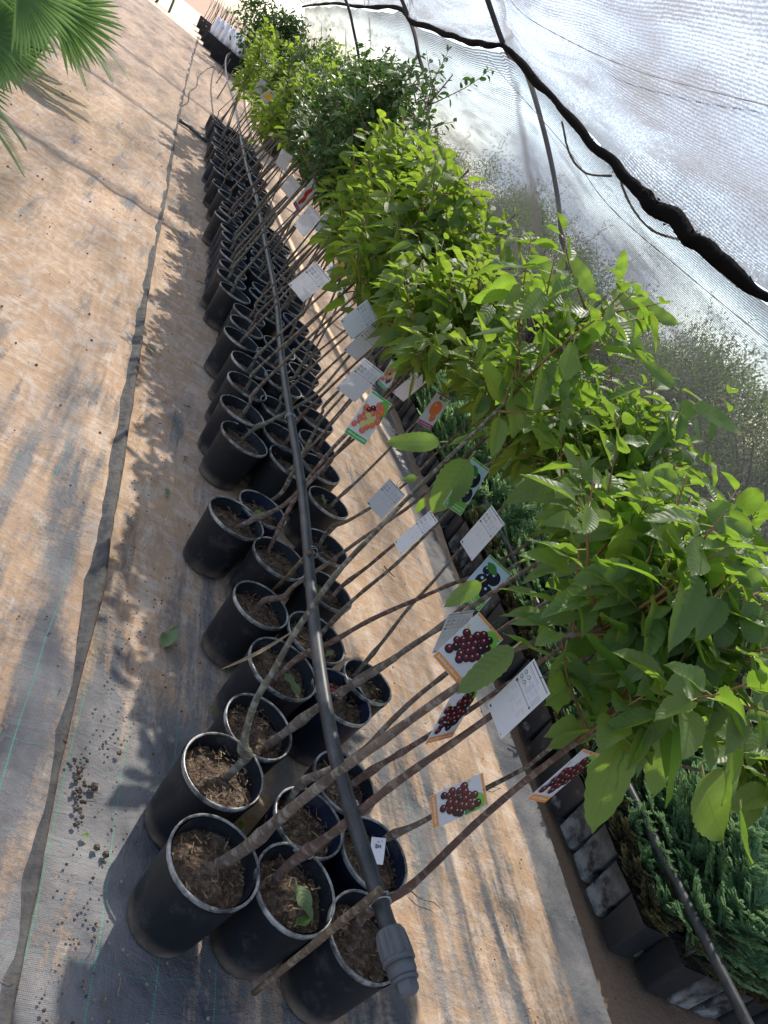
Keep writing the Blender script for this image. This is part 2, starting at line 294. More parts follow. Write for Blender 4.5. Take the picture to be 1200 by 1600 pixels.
def tube(mb, P, rad, n=8, mi=0, cap=True, knob=0.):
    P = [np.array(p, float) for p in P]; N_ = len(P); rad = [rad]*N_ if not hasattr(rad, '__len__') else rad
    T = [P[min(i+1, N_-1)]-P[max(i-1, 0)] for i in range(N_)]; T = [t/(np.linalg.norm(t)+1e-9) for t in T]
    a = np.array([0, 0, 1.]) if abs(T[0][2]) < .9 else np.array([1., 0, 0]); u = np.cross(T[0], a); u /= np.linalg.norm(u)
    vs = []; fs = []
    for i in range(N_):
        u = u-T[i]*(u@T[i]); u /= np.linalg.norm(u)+1e-9; w_ = np.cross(T[i], u)
        for k in range(n):
            q = 2*PI*k/n; r = rad[i]*(1+knob*random.uniform(-1, 1)); vs.append(P[i]+(u*math.cos(q)+w_*math.sin(q))*r)
    for i in range(N_-1):
        for k in range(n): a_ = i*n+k; b_ = i*n+(k+1) % n; fs.append((a_, b_, b_+n, a_+n))
    if cap: fs.append(tuple(range(n-1, -1, -1))); fs.append(tuple((N_-1)*n+k for k in range(n)))
    mb.add(vs, fs, mi)
def lathe(mb, prof, n=40, mi=0, cen=(0, 0, 0), wob=0.):
    vs = []; fs = []; ph = random.random()*6
    for (r, z) in prof:
        for k in range(n):
            a = 2*PI*k/n; rr = r*(1+wob*math.sin(2*a+ph)); vs.append((cen[0]+rr*math.cos(a), cen[1]+rr*math.sin(a), cen[2]+z))
    for i in range(len(prof)-1):
        for k in range(n): a = i*n+k; b = i*n+(k+1) % n; fs.append((a, b, b+n, a+n))
    mb.add(vs, fs, mi)
def box(mb, c, s, mi=0, rz=0., taper=1.):
    vs = []
    for z in (-1, 1):
        k = taper if z < 0 else 1.
        for x, y in ((-1, -1), (1, -1), (1, 1), (-1, 1)):
            X, Y = x*s[0]/2*k, y*s[1]/2*k; vs.append((c[0]+X*math.cos(rz)-Y*math.sin(rz), c[1]+X*math.sin(rz)+Y*math.cos(rz), c[2]+z*s[2]/2))
    mb.add(vs, [(3, 2, 1, 0), (4, 5, 6, 7), (0, 1, 5, 4), (1, 2, 6, 5), (2, 3, 7, 6), (3, 0, 4, 7)], mi)
class Leaves:
    """accumulates curved leaf blades (quads) with uv (u along, v across) and a random value per leaf"""
    def __init__(s): s.V = []; s.Q = []; s.U = []; s.Rn = []; s.Mi = []; s.n = 0
    def grid(s, pts, uv, nu, nv, r, mi):
        b = s.n; s.V.append(pts); s.U.append(uv); s.Rn.append(np.tile(r, (len(pts), 1))); s.n += len(pts)
        i, j = np.meshgrid(np.arange(nu-1), np.arange(nv-1), indexing='ij'); a = (b+i*nv+j).ravel()
        q = np.stack([a, a+nv, a+nv+1, a+1], 1); s.Q.append(q); s.Mi.append(np.full(len(q), mi))
    def leaf(s, base, A, Nn, L, W, droop=.3, fold=.25, nu=7, nv=5, shape='ovate', serr=0., wave=.06, pet=.2, mi=0, r=None, twist=0.):
        A = np.array(A, float); A /= np.linalg.norm(A); Nn = np.array(Nn, float); Nn -= A*(Nn@A); Nn /= np.linalg.norm(Nn)+1e-9; B = np.cross(A, Nn)
        r = np.array([random.random(), random.random()]) if r is None else np.array(r); base = np.array(base, float)
        G = np.array([0, 0, -1.])
        if pet > 0:
            pl = L*pet; e = base+A*pl+G*pl*.18; wd = L*.010+.0004
            side = np.cross(A, G); side /= np.linalg.norm(side)+1e-9
            p0, p1 = base, e; P = []
            for c in (p0, p1):
                P += [c+side*wd, c+np.cross(A, side)*wd*1.4, c-side*wd]
            s.grid(np.array(P), np.zeros((6, 2))+.5, 2, 3, r, 1); base = e
        u = np.linspace(0, 1, nu); v = np.linspace(-1, 1, nv)
        if shape == 'ovate': pr = np.sin(PI*u**.80)**.64*(1-.08*u)
        elif shape == 'round': pr = np.sin(PI*u**.72)**.55
        elif shape == 'narrow': pr = np.sin(PI*u**.9)**.9
        else: pr = np.sin(PI*u)**.7
        pr[0] = .03; pr[-1] = .0
        if shape == 'ovate' and nu > 6: pr[-2] *= .55
        se = np.ones(nu); se[1::2] += serr; se[2:-1:2] -= serr*.6
        U, Vv = np.meshgrid(u, v, indexing='ij')
        hw = (W/2)*(pr)[:, None]*np.where(np.abs(Vv) > .99, se[:, None], 1.)
        ph = random.random()*6
        ctr = base+L*(u[:, None]*A+G*(droop*u**2)[:, None]+Nn*(-.06*np.sin(PI*u))[:, None])
        tw = twist*(U-.2)
        off = B[None, None]*(hw*Vv*np.cos(tw))[..., None]+Nn[None, None]*((hw*np.abs(Vv)*fold)+hw*Vv*np.sin(tw)+L*wave*np.sin(U*11+ph+Vv)*Vv**2)[..., None]
        P = ctr[:, None, :]+off
        s.grid(P.reshape(-1, 3), np.stack([U.ravel(), Vv.ravel()], 1), nu, nv, r, mi)
    def cloud(s, P, A, L, W, r, mi=0):
        P = np.asarray(P, float); n = len(P); A = A/np.linalg.norm(A, axis=1, keepdims=True); B = np.cross(A, rng.normal(0, 1, (n, 3))); B /= np.linalg.norm(B, axis=1, keepdims=True)+1e-9
        L = np.broadcast_to(L, (n,))[:, None]; W = np.broadcast_to(W, (n,))[:, None]; m = P+A*L*.45
        q = np.stack([P, m-B*W/2, P+A*L, m+B*W/2], 1).reshape(-1, 3); s.V.append(q); s.U.append(np.tile([[0, 0], [.5, -.8], [1, 0], [.5, .8]], (n, 1))); s.Rn.append(np.repeat(np.stack([np.clip(r, 0, 1), np.zeros(n)], 1), 4, 0))
        s.Q.append(s.n+np.arange(4*n).reshape(n, 4)); s.Mi.append(np.full(n, mi)); s.n += 4*n
    def build(s, name, mats, parent=None):
        V = np.concatenate(s.V); Q = np.concatenate(s.Q); U = np.concatenate(s.U); Rn = np.concatenate(s.Rn); mi = np.concatenate(s.Mi)
        me = bpy.data.meshes.new(name); me.vertices.add(len(V)); me.vertices.foreach_set('co', V.ravel())
        me.loops.add(Q.size); me.loops.foreach_set('vertex_index', Q.ravel().astype(np.int32)); me.polygons.add(len(Q))
        me.polygons.foreach_set('loop_start', np.arange(0, Q.size, 4, dtype=np.int32)); me.polygons.foreach_set('loop_total', np.full(len(Q), 4, np.int32))
        me.polygons.foreach_set('material_index', mi.astype(np.int32)); me.polygons.foreach_set('use_smooth', np.ones(len(Q), bool))
        for nm, arr in (('uv', U), ('rnd', Rn)):
            l = me.uv_layers.new(name=nm); l.data.foreach_set('uv', arr[Q.ravel()].ravel())
        for m in mats: me.materials.append(m)
        me.update(); me.validate(); return link(name, me, parent)
# ------------------------------------------------------------------ ground
def ygrid(y0, y1, d0, g=1.03):
    o = [y0]; d = d0
    while o[-1] < y1: o.append(o[-1]+d); d *= g
    return o
def sheet(name, xs, ys, zf, mat, xw=None):
    V = []; F_ = []
    for y in ys:
        for i, x in enumerate(xs):
            X = x+(xw(i, len(xs), y) if xw else 0); V.append((X, y, zf(X, y)))
    nx = len(xs)
    for j in range(len(ys)-1):
        for i in range(nx-1): a = j*nx+i; F_.append((a, a+1, a+1+nx, a+nx))
    mb = MB(); mb.add(V, F_); o = mb.build(name, mat); tag(o, None, None, kind='structure'); return o
sheet('ground', [-200, -60, -20, -8, -4, 0, 2, 4, 8, 20, 60, 200], [-60, -20, -5, 0, 5, 10, 20, 40, 80, 200, 400], lambda x, y: -.035, M['soil_ground'])
from mathutils import noise as MN
def und(x, y, a=.006):
    return a*1.1*MN.noise(Vector((x*9+y*5, y*5-x*4, 8)))*(1 if x < .3 else .3)+a*MN.noise(Vector((x*6, y*1.4, 1)))+a*.6*MN.noise(Vector((x*3+y*4, y*3-x*2, 5)))
FOLD = [(.46, .3), (.44, .71), (.43, .93), (.42, 1.23), (.42, 1.51), (.415, 1.84), (.39, 2.27), (.37, 2.71), (.34, 3.29), (.285, 4.25), (.24, 5.24), (.16, 7.2), (-.02, 10.7), (-.25, 16), (-.5, 22.5), (-.9, 34)]
def foldx(y):
    return float(np.interp(y, [q[1] for q in FOLD], [q[0] for q in FOLD]))
ysn = ygrid(-1.0, 60, .035, 1.018)
xl = list(np.linspace(-1, 0, 46)**1*1.6); xl = [-9, -6, -4, -3, -2.4, -1.95]+xl
def xwl(i, n, y): return foldx(max(y, .3))+.006
sheet('weed_mat_path', xl, ysn, lambda x, y: .010+und(x, y, .009), M['mat_l'], xwl)
xr = list(np.linspace(0, 1, 60))
def mat_edge(y): return float(np.interp(y, [0, 1, 2, 2.9, 3.5, 4.2, 8, 14], [2.15, 2.16, 2.19, 2.24, 2.27, 2.3, 2.2, 2.0]))+.012*math.sin(y*5)
Vr = sheet('weed_mat_row', [0]*60, ysn, lambda x, y: und(x, y, .006)-.001, M['mat_r'], lambda i, n, y: (lambda a, b: a+(b-a)*i/(n-1))(foldx(max(y, .3))-.012, mat_edge(y)))
# the long fold where the two cloths meet: a raised doubled hem with an open lip
def fold_mesh():
    mb = MB(); ys = ygrid(.2, 34, .03, 1.02); prev = None; vs = []; fs = []
    for y in ys:
        x = foldx(y); a = np.interp(y, [0, 1.5, 2.2, 3.5, 5, 8, 30], [.007, .009, .015, .014, .010, .009, .02]); h = np.interp(y, [0, 1.4, 2, 3.3, 5, 30], [.009, .018, .034, .030, .014, .012])
        a *= 1+.5*MN.noise(Vector((0, y*3, 0)))+.3*MN.noise(Vector((0, y*11, 3))); h *= 1+.5*MN.noise(Vector((4, y*2.2, 0)))+.35*MN.noise(Vector((4, y*9, 6))); x += .007*MN.noise(Vector((9, y*1.7, 0)))
        sec = [(-a*2.4, .006), (-a*1.1, h*.55), (-a*.2, h), (a*.7, h*.85), (a*1.15, h*.45), (a*.75, .004), (a*.2, .002)]
        vs += [(x+p, y, q+.004) for p, q in sec]
    n = 7
    for j in range(len(ys)-1):
        for i in range(n-1): k = j*n+i; fs.append((k, k+1, k+1+n, k+n))
    mb.add(vs, fs); o = mb.build('weed_mat_fold', M['foldm']); tag(o, None, None, kind='structure')
fold_mesh()
# ------------------------------------------------------------------ potted trees
def pot_mesh(mb, r=.115, h=.25, n=44, lip=.006, gap=.045):
    lathe(mb, [(r*.55, .008), (r*.76, .004), (r*.80, 0), (r*.82, .006), (r*.825, .02), (r*.84, .024), (r*.955, h*.86), (r*.965, h*.87), (r*.99, h-.012)], n, 0, wob=.02)
    lathe(mb, [(r*.99, h-.012), (r, h-.006), (r*1.0, h-.001), (r-.0012, h), (r-.0045, h), (r-.0058, h-.003)], n, 1, wob=.02)
    lathe(mb, [(r-.0058, h-.003), (r*.935, h-.022), (r*.925, h-.024), (r*.90, h-gap-.03)], n, 0, wob=.02)
def soil_mesh(mb, r, z, n=30, rings=9, amp=.011, chips=60):
    vs = [(0, 0, z+amp)]; fs = []; s0 = random.random()*50
    for i in range(1, rings+1):
        for k in range(n):
            a = 2*PI*k/n; rr = r*i/rings; x, y = rr*math.cos(a), rr*math.sin(a)
            vs.append((x, y, z+amp*(MN.noise(Vector((x*28, y*28, s0)))*1.3+.7*MN.noise(Vector((x*70, y*70, s0))))+.006*math.cos(rr/r*3)))
    for k in range(n): fs.append((0, 1+k, 1+(k+1) % n))
    for i in range(rings-1):
        for k in range(n): a = 1+i*n+k; b = 1+i*n+(k+1) % n; fs.append((a, a+n, b+n, b))
    mb.add(vs, fs, 0)
    for _ in range(chips):                                  # bark and straw bits in the mix
        a = random.random()*2*PI; q = r*.92*math.sqrt(random.random()); x, y = q*math.cos(a), q*math.sin(a)
        d = np.array([random.uniform(-1, 1), random.uniform(-1, 1), random.uniform(-.25, .35)]); d /= np.linalg.norm(d); L = random.uniform(.004, .013) if random.random() < .8 else random.uniform(.015, .03)
        wd = random.uniform(.0005, .0022); sd_ = np.array([-d[1], d[0], 0])*wd; c = np.array([x, y, z+amp*.9+random.uniform(0, .004)])
        mb.add([c-d*L/2-sd_, c-d*L/2+sd_, c+d*L/2+sd_*.6+np.array([0, 0, .001]), c+d*L/2-sd_*.6], [(0, 1, 2, 3)], random.choice((1, 1, 1, 2, 0, 0)))
M['chip'] = simple('bark_chip', (.15, .095, .06), .85, .5, 50); M['straw'] = simple('straw_bit', (.30, .225, .14), .85, .5, 50)
SOILM = [M['soil'], M['chip'], M['straw']]
LEAFM = {'cherry': M['leaf_cherry'], 'mid': M['leaf_mid'], 'dark': M['leaf_dark'], 'lime': M['leaf_lime']}
KIND = {  # L, W/L, shape, serr, nu, nv, droop
    'cherry': dict(L=(.06, .118), wr=.58, shape='ovate', serr=.06, nu=19, nv=5, droop=.35),
    'mid': dict(L=(.065, .112), wr=.56, shape='ovate', serr=.02, nu=9, nv=5, droop=.28),
    'dark': dict(L=(.05, .08), wr=.52, shape='ovate', serr=0, nu=6, nv=3, droop=.2),
    'lime': dict(L=(.06, .10), wr=.80, shape='round', serr=0, nu=7, nv=3, droop=.2)}
def leaves_along(lv, P, kind, step, spread=1., up=.0, r=None, lod=1):
    """hang leaves along a shoot polyline"""
    K = KIND[kind]; P = [np.array(p) for p in P]; seg = [np.linalg.norm(P[i+1]-P[i]) for i in range(len(P)-1)]; tot = sum(seg); d = step*.5; az = random.random()*6.28
    while d < tot:
        q = d; i = 0
        while i < len(seg)-1 and q > seg[i]: q -= seg[i]; i += 1
        c = P[i]+(P[i+1]-P[i])*min(1, q/seg[i]); t = (P[i+1]-P[i])/seg[i]; az += 2.4+random.uniform(-.5, .5)
        o = np.array([math.cos(az), math.sin(az), 0]); endf = d/tot
        A = o*random.uniform(.7, 1.1)+t*(.35+.5*endf)+np.array([0, 0, (random.uniform(-1.4, -.3) if random.random() < .42 else random.uniform(-.5, .65))+up])
        Nn = np.array([random.uniform(-.35, .35), random.uniform(-.35, .35), 1.])
        L = random.uniform(*K['L'])*(1-.45*max(0, endf-.75)/.25)*spread
        rr = (min(1, max(0, random.gauss(.46, .28)+.3*max(0, endf-.8)*2)), random.random())
        lv.leaf(c, A, Nn, L, L*K['wr']*random.uniform(.85, 1.1), droop=K['droop']*random.uniform(.4, 2.0), fold=random.uniform(.1, .8), nu=max(4, int(K['nu']*lod)), nv=K['nv'], shape=K['shape'], serr=K['serr'], wave=random.uniform(.0, .05), pet=random.uniform(.18, .32), r=rr, twist=random.uniform(-.8, .8))
        d += step*random.uniform(.7, 1.3)
def build_tree(root, P, kind, bark, zc=.80, ztop=None, nshoot=7, step=.03, rad=.0095, slen=(.15, .34), lod=1, azb=None, cutoff=None, spread=1.):
    """P: local trunk polyline from the soil; crown starts at height zc"""
    P = [np.array(p, float) for p in P]; Q = catmull(P, 5); L = len(Q); rads = []
    for i, q in enumerate(Q):
        f = i/(L-1); r = rad*(1.12-.72*f); zz = q[2]
        r *= 1+.42*math.exp(-((zz-graft_z)/.022)**2)+.35*math.exp(-((zz-P[0][2])/.03)**2); r *= 1+.05*math.sin(zz*67+L)+.20*max(0, math.sin(zz*48+L*2.1))**10
        rads.append(r)
    mb = MB(); tube(mb, Q, rads, 10 if lod >= 1 else 7, 0, knob=.05)
    lv = Leaves(); zs = [q[2] for q in Q]; top = Q[-1]
    hi = [q for q in Q if q[2] > zc]
    if len(hi) > 1: leaves_along(lv, hi, kind, step*1.15, lod=lod, spread=spread)
    a0 = random.random()*6
    for k in range(nshoot):
        z = zc+(max(zs)-zc)*(k+.3)/(nshoot+.3)*.92; i = min(range(L), key=lambda j: abs(Q[j][2]-z)); b = Q[i]; az = a0+k*2.4+random.uniform(-.4, .4)
        if azb is not None and random.random() < .6: az = azb+random.uniform(-1, 1)
        ln = random.uniform(*slen)*(1-.35*k/nshoot); el = random.uniform(.35, 1.1)
        pts = [b]; d = np.array([math.cos(az)*math.cos(el), math.sin(az)*math.cos(el), math.sin(el)])
        for s_ in range(5):
            d = d+np.array([random.uniform(-.12, .12), random.uniform(-.12, .12), random.uniform(0, .14)]); d /= np.linalg.norm(d); pts.append(pts[-1]+d*ln/5)
        tube(mb, pts, list(np.linspace(rad*.42, rad*.14, 6)), 6, 1, knob=.06)
        leaves_along(lv, pts[1:], kind, step, lod=lod, spread=spread)
    tr = mb.build('trunk', [M[bark], M['twig']], root)
    return tr, lv
graft_z = .33
def auto_trunk(top=1.45, lx=.12, ly=.05, soil=.19):
    global graft_z
    graft_z = random.uniform(.27, .36); a = random.random()*6.28; s = random.uniform(.01, .03); x0, y0 = random.uniform(-.02, .02), random.uniform(-.02, .02)
    P = [(x0, y0, soil-.01), (x0+.3*s*math.cos(a), y0+.3*s*math.sin(a), graft_z-.05), (x0+s*math.cos(a), y0+s*math.sin(a), graft_z)]
    for f in (.25, .5, .75, 1.):
        P.append((x0+s*math.cos(a)+lx*f+random.uniform(-.02, .02), y0+s*math.sin(a)+ly*f+random.uniform(-.02, .02), graft_z+(top-graft_z)*f))
    return P
FG = 'young fruit trees in black pots along the row'
def tree_root(x, y, label, group, r, h, soilz, seg=44, chips=170):
    root = empty('potted_fruit_tree', (x, y, .008), label, 'potted tree', group, 0)
    mb = MB(); pot_mesh(mb, r, h, seg); po = mb.build('pot', [M['pot'], M['rim']], root); po.rotation_euler = (random.uniform(-.02, .02), random.uniform(-.02, .02), random.random()*6)
    mb = MB(); soil_mesh(mb, r*.915, soilz, chips=chips); mb.build('soil', SOILM, root)
    return root
# near trees: rim centre in the photo, radius, kind, bark, trunk picks (photo), lean in y, label
NEAR = [
 ((336.5, 1346), .102, 'cherry', 'bark', [(331, 1355), (388, 1322), (436, 1280), (506, 1223), (600, 1155), (716, 1072), (815, 1010), (1020, 968), (1150, 935)], .10, .012, 'nearest cherry tree, thick brown trunk, in the black pot at the front left corner'),
 ((351, 1205.6), .102, 'cherry', 'bark_grey', [(346, 1219), (384, 1184), (380, 1165), (397, 1101), (427, 1049), (462, 987), (523, 900), (580, 838), (647, 768), (737, 680), (800, 618), (870, 540), (950, 460)], .55, .0085, 'tree with long thin grey sweeping stem, in straw strewn pot second on the left'),
 ((403.6, 1135), .098, 'cherry', 'bark', [(418, 1164), (445, 1145), (515, 1092), (560, 1066), (600, 1040), (645, 1008), (720, 960), (800, 905), (880, 945), (945, 900)][:8]+[(870, 860), (950, 800)], .25, .0105, 'cherry tree with stout knobbly trunk, squeezed right behind the straw strewn pot'),
 ((436.6, 1048.5), .112, 'cherry', 'bark_red', [(421, 1072), (462, 1031), (515, 1005), (580, 968), (650, 937), (700, 915), (760, 890), (850, 830), (930, 760), (990, 700)], .3, .0075, 'cherry tree with purple brown stem, pot holding a big curled green fallen leaf'),
 ((406.6, 946.5), .098, 'cherry', 'bark_red', [(400, 957), (412, 939), (442, 933), (460, 915), (514, 879), (568, 840), (650, 783), (740, 700), (820, 640), (900, 570)], .4, .0075, 'tree with crooked dark red stem, pot just above the long white grass blade'),
 ((370, 811), .106, 'mid', 'bark', [(365, 825), (395, 812), (425, 800), (460, 775), (520, 700), (580, 640), (650, 560), (720, 500), (790, 450)], .3, .0085, 'tree in the pot standing out furthest left in mid row, pale rim'),
 ((381, 686), .108, 'mid', 'bark_grey', [(378, 684), (400, 668), (418, 660), (455, 640), (500, 610), (560, 540), (640, 460), (720, 400)], .3, .0085, 'tree with pale lumpy graft in mossy pot just past the gap in left line'),
 ((463, 1388), .100, 'cherry', 'bark_red', [(427, 1381), (453.6, 1350), (532, 1293), (590, 1245), (645, 1204), (720, 1152), (800, 1095), (853, 1060), (960, 1010), (1080, 960)], .1, .0098, 'cherry tree with glossy red brown trunk, front middle pot with green leaf inside'),
 ((480, 1286.5), .094, 'cherry', 'bark', [(445, 1262), (471, 1225), (490, 1213), (558, 1180), (610, 1128), (650, 1090), (700, 1050), (780, 985), (870, 930), (960, 860)], .15, .0082, 'cherry tree with bleached stub on its crook, pot full of pale wood chips'),
 ((533.5, 1091), .103, 'cherry', 'bark', [(520, 1105), (548, 1070), (600, 1037), (640, 1012), (700, 968), (780, 900), (860, 850), (960, 790), (1040, 720)], .2, .0085, 'cherry tree whose pot is half hidden under the pipe, coarse brown fibre soil'),
 ((495, 998), .105, 'mid', 'bark', [(496, 1000), (515, 975), (560, 930), (620, 880), (700, 800), (760, 730), (830, 660)], .25, .007, 'tree in pot crossed by the pipe, a brown dry leaf inside its far rim'),
 ((437.5, 874.5), .105, 'mid', 'bark_red', [(422, 862), (430, 838), (452, 795), (470, 770), (510, 725), (560, 670), (640, 580), (700, 520), (760, 440)], .3, .007, 'tree in wide pot of reddish fibre soil, wired to the pipe'),
 ((410, 797), .100, 'mid', 'bark', [(413, 785), (440, 770), (459, 735), (480, 705), (520, 660), (580, 590), (650, 510), (720, 430)], .3, .007, 'tree in small pot with a yellow dead leaf, tucked behind the pale rimmed pot'),
 ((452, 726), .11, 'mid', 'bark_grey', [(440, 745), (470, 715), (500, 660), (550, 600), (600, 520), (660, 440)], .3, .007, 'tree in the big navy blue pot with green inside wall'),
 ((571.7, 1464), .100, 'cherry', 'bark_red', [(553, 1455), (575, 1425), (607, 1407), (650, 1377), (740, 1290), (815, 1225), (900, 1160), (1000, 1090), (1120, 1020)], .05, .0095, 'cherry tree bent under the pipe end fitting, red brown stem, rightmost front pot'),
 ((585, 1337), .098, 'cherry', 'bark', [(585, 1335), (600, 1312), (650, 1289), (700, 1262), (763, 1230), (820, 1200), (900, 1150), (1000, 1180), (1120, 1210), (1190, 1225)], .05, .007, 'cherry tree carrying the folded white paper tag, behind the pipe end pot'),
 ((536, 1222.7), .096, 'cherry', 'bark_red', [(540, 1232), (565, 1215), (600, 1192), (650, 1162), (731, 1111), (787, 1073), (880, 1010), (980, 950), (1090, 880)], .1, .0085, 'cherry tree with red stem and pale stub, pot with berries behind the pipe'),
 ((573, 1067), .09, 'cherry', 'bark', [(547, 1064), (571, 1035), (600, 1000), (637, 952), (680, 905), (721, 856), (788, 791), (870, 730), (960, 690), (1060, 640)], .2, .006, 'cherry tree with thin straight stem, smallest pot right of the pipe'),
 ((512.5, 925.5), .098, 'mid', 'bark_red', [(508, 955), (529, 921), (575, 885), (629, 840), (690, 795), (740, 740), (820, 690), (900, 640)], .25, .0065, 'tree in pot right of the pipe with pale green leaf bits and a cut stub'),
 ((508, 856), .10, 'mid', 'bark', [(497, 860), (515, 826), (545, 813), (600, 780), (640, 750), (700, 690), (780, 620)], .25, .007, 'tree in pot right of the pipe beside the black drip emitter'),
 ((512.6, 786), .10, 'mid', 'bark', [(512, 800), (527, 780), (560, 750), (610, 700), (670, 640), (740, 570)], .25, .007, 'tree in green tinted pot with a bleached curled leaf, right of pipe'),
]
PAL = {}
for i, (c, r, kind, bark, pk, k, rad, lab) in enumerate(NEAR):
    C = gz(*c, z=.215); h = .215 if r < .11 else .225; root = tree_root(C[0], C[1], lab, FG, r, h, h-.042)
    S = gy(pk[0][0], pk[0][1], C[1]); S = gz(*pk[0], z=h-.035)
    W_ = [np.array([S[0], S[1], h-.06])]
    for p in pk[1:]:
        q = gy(p[0], p[1], S[1], k, h-.035); W_.append(q)
    loc = [q-np.array([C[0], C[1], .008]) for q in W_]; graft_z = loc[1][2]*.6+loc[2][2]*.4
    yy = C[1]; near = yy < 1.9
    d = loc[-1]-loc[-2]; 
    zc = {14: .83, 15: .80, 0: .97, 7: .98}.get(i, .97) if near else .90
    if i == 1: zc = 1.1
    tr, lv = build_tree(root, loc, kind, bark, zc=zc, nshoot=(17 if i in (0, 14, 15, 7) else 14) if near else 12, step=.023 if kind == 'cherry' else .016, rad=rad, slen=(.14, .42), lod=1)
    PAL[i] = (root, lv, C)
def hero(i, bpx, tpx, y, y2=None, W=.48, k=0., r=.35, fold=.2, droop=.12, kind='cherry', tw=.3):
    """one large leaf of tree i from base pixel to tip pixel, both at depth y"""
    root, lv, C = PAL[i]; o = np.array([C[0], C[1], .008]); W *= .88; r = min(r, .6)*.8; b = gy(*bpx, y)-o; t = gy(*tpx, y2 or y)-o; A = t-b; L = np.linalg.norm(A); A[2] += droop*L; L2 = np.linalg.norm(A)
    vd = -np.array([C[0], C[1], 0])+np.array([0, 0, 1.45])-b; Nn = vd/np.linalg.norm(vd)*.8+np.array([random.uniform(-.3, .3), random.uniform(-.3, .3), .5])
    lv.leaf(b, A, Nn, L2, L2*W, droop=droop, fold=fold, nu=19, nv=5, shape='ovate', serr=.05, wave=.012, pet=.14, r=(r, random.random()*.85), twist=tw)
HERO = [
 (0, (1012, 982), (925, 1092), 1.0, .40, .62), (0, (885, 1002), (872, 1104), 1.0, .3, .50), (7, (815, 1002), (722, 1078), 1.0, .25, .5), (0, (1062, 1000), (985, 1030), .98, .3, .45),
 (0, (1098, 925), (1050, 1020), 1.0, .3, .5), (7, (1000, 880), (905, 905), 1.05, .2, .5), (7, (925, 960), (810, 975), 1.05, .2, .3), (16, (990, 800), (950, 920), 1.15, .35, .5),
 (14, (985, 1110), (930, 1285), .93, .35, .42), (14, (960, 1120), (865, 1165), .95, .3, .45), (14, (1040, 1120), (1020, 1235), .93, .35, .42), (15, (1095, 1195), (1128, 1300), .93, .3, .55),
 (15, (1155, 1250), (1168, 1335), .93, .85, .6), (15, (1158, 1120), (1150, 1235), .9, .35, .3), (14, (1010, 1060), (1055, 1130), .95, .25, .45), (0, (1130, 990), (1100, 1080), .97, .35, .45),
 (8, (760, 905), (700, 945), 1.15, .3, .55), (16, (1060, 720), (1000, 760), 1.3, .5, .45), (9, (935, 740), (845, 775), 1.4, .4, .4), (1, (700, 690), (615, 690), 1.65, .8, .45),
 (1, (742, 705), (682, 790), 1.6, .7, .62), (1, (655, 745), (632, 750), 1.6, .95, .7), (1, (668, 775), (650, 800), 1.6, .95, .6), (1, (790, 635), (760, 570), 1.75, .6, .5),
 (1, (950, 455), (1050, 500), 2.0, .55, .32), (1, (965, 445), (975, 395), 2.0, .5, .4), (1, (935, 470), (890, 400), 2.0, .45, .35), (1, (955, 470), (1005, 560), 2.0, .5, .3),
 (17, (1075, 625), (1150, 670), 1.7, .6, .35), (17, (1060, 610), (1010, 570), 1.7, .55, .35), (1, (880, 560), (900, 650), 1.9, .6, .35), (1, (820, 600), (850, 690), 1.8, .75, .35),
 (0, (1195, 925), (1150, 880), .98, .5, .5), (0, (1150, 935), (1195, 1000), .98, .3, .5), (7, (1110, 860), (1060, 900), 1.05, .3, .5), (16, (1090, 790), (1170, 830), 1.15, .6, .5),
]
for (i, b, t, y, r, wd) in HERO: hero(i, b, t, y, W=wd, r=r, fold=random.uniform(.08, .3), tw=random.uniform(-.4, .4), droop=random.uniform(.05, .2))
for i, (root, lv, C) in PAL.items(): lv.build('crown', [LEAFM[NEAR[i][2]], M['petiole']], root)
# rest of the row: outline clicked per pot for the left column, others stepped behind it
def row_pts():
    o = []
    left = [(.76, 3.06), (.78, 3.36), (.79, 3.62), (.75, 3.93), (.79, 4.18), (.81, 4.43), (.71, 4.66), (.68, 4.9), (.69, 5.14), (.69, 5.4), (.69, 5.64), (.69, 5.9), (.68, 6.15), (.62, 6.42), (.65, 6.68), (.67, 6.95), (.62, 7.25), (.56, 7.7), (.57, 7.98), (.55, 8.3), (.5, 8.7), (.53, 9.1), (.5, 9.5), (.47, 9.9), (.48, 10.3), (.47, 10.7), (.46, 11.1), (.42, 11.5), (.4, 11.9), (.36, 12.4)]
    mid = [(.97, 3.03), (.96, 3.33), (.99, 3.63), (.95, 3.9), (1.0, 4.18)]
    rgt = [(1.16, 2.94), (1.17, 3.2), (1.18, 3.46), (1.16, 3.77), (1.16, 4.03), (1.20, 4.28), (1.22, 4.56)]
    for p in left: o.append((*p, 'left'))
    for p in mid: o.append((*p, 'mid'))
    for p in rgt: o.append((*p, 'right'))
    for p in left[6:]: o.append((p[0]+.235+random.uniform(-.015, .015), p[1]+random.uniform(-.06, .02)+.05, 'mid'))
    for p in left[7:]: o.append((p[0]+.47+random.uniform(-.02, .02), p[1]+random.uniform(-.05, .05), 'right'))
    return o
protos = {}
wt = tree_root(1.17, 6.05, 'dark small leaved tree with the widest branches reaching highest against the net', FG, .105, .22, .178, 28, 25)
tr, lv = build_tree(wt, auto_trunk(2.05, .16, .05, .178), 'dark', 'bark', zc=1.0, nshoot=13, step=.021, rad=.011, slen=(.4, .75)); lv.build('crown', [LEAFM['dark'], M['petiole']], wt)
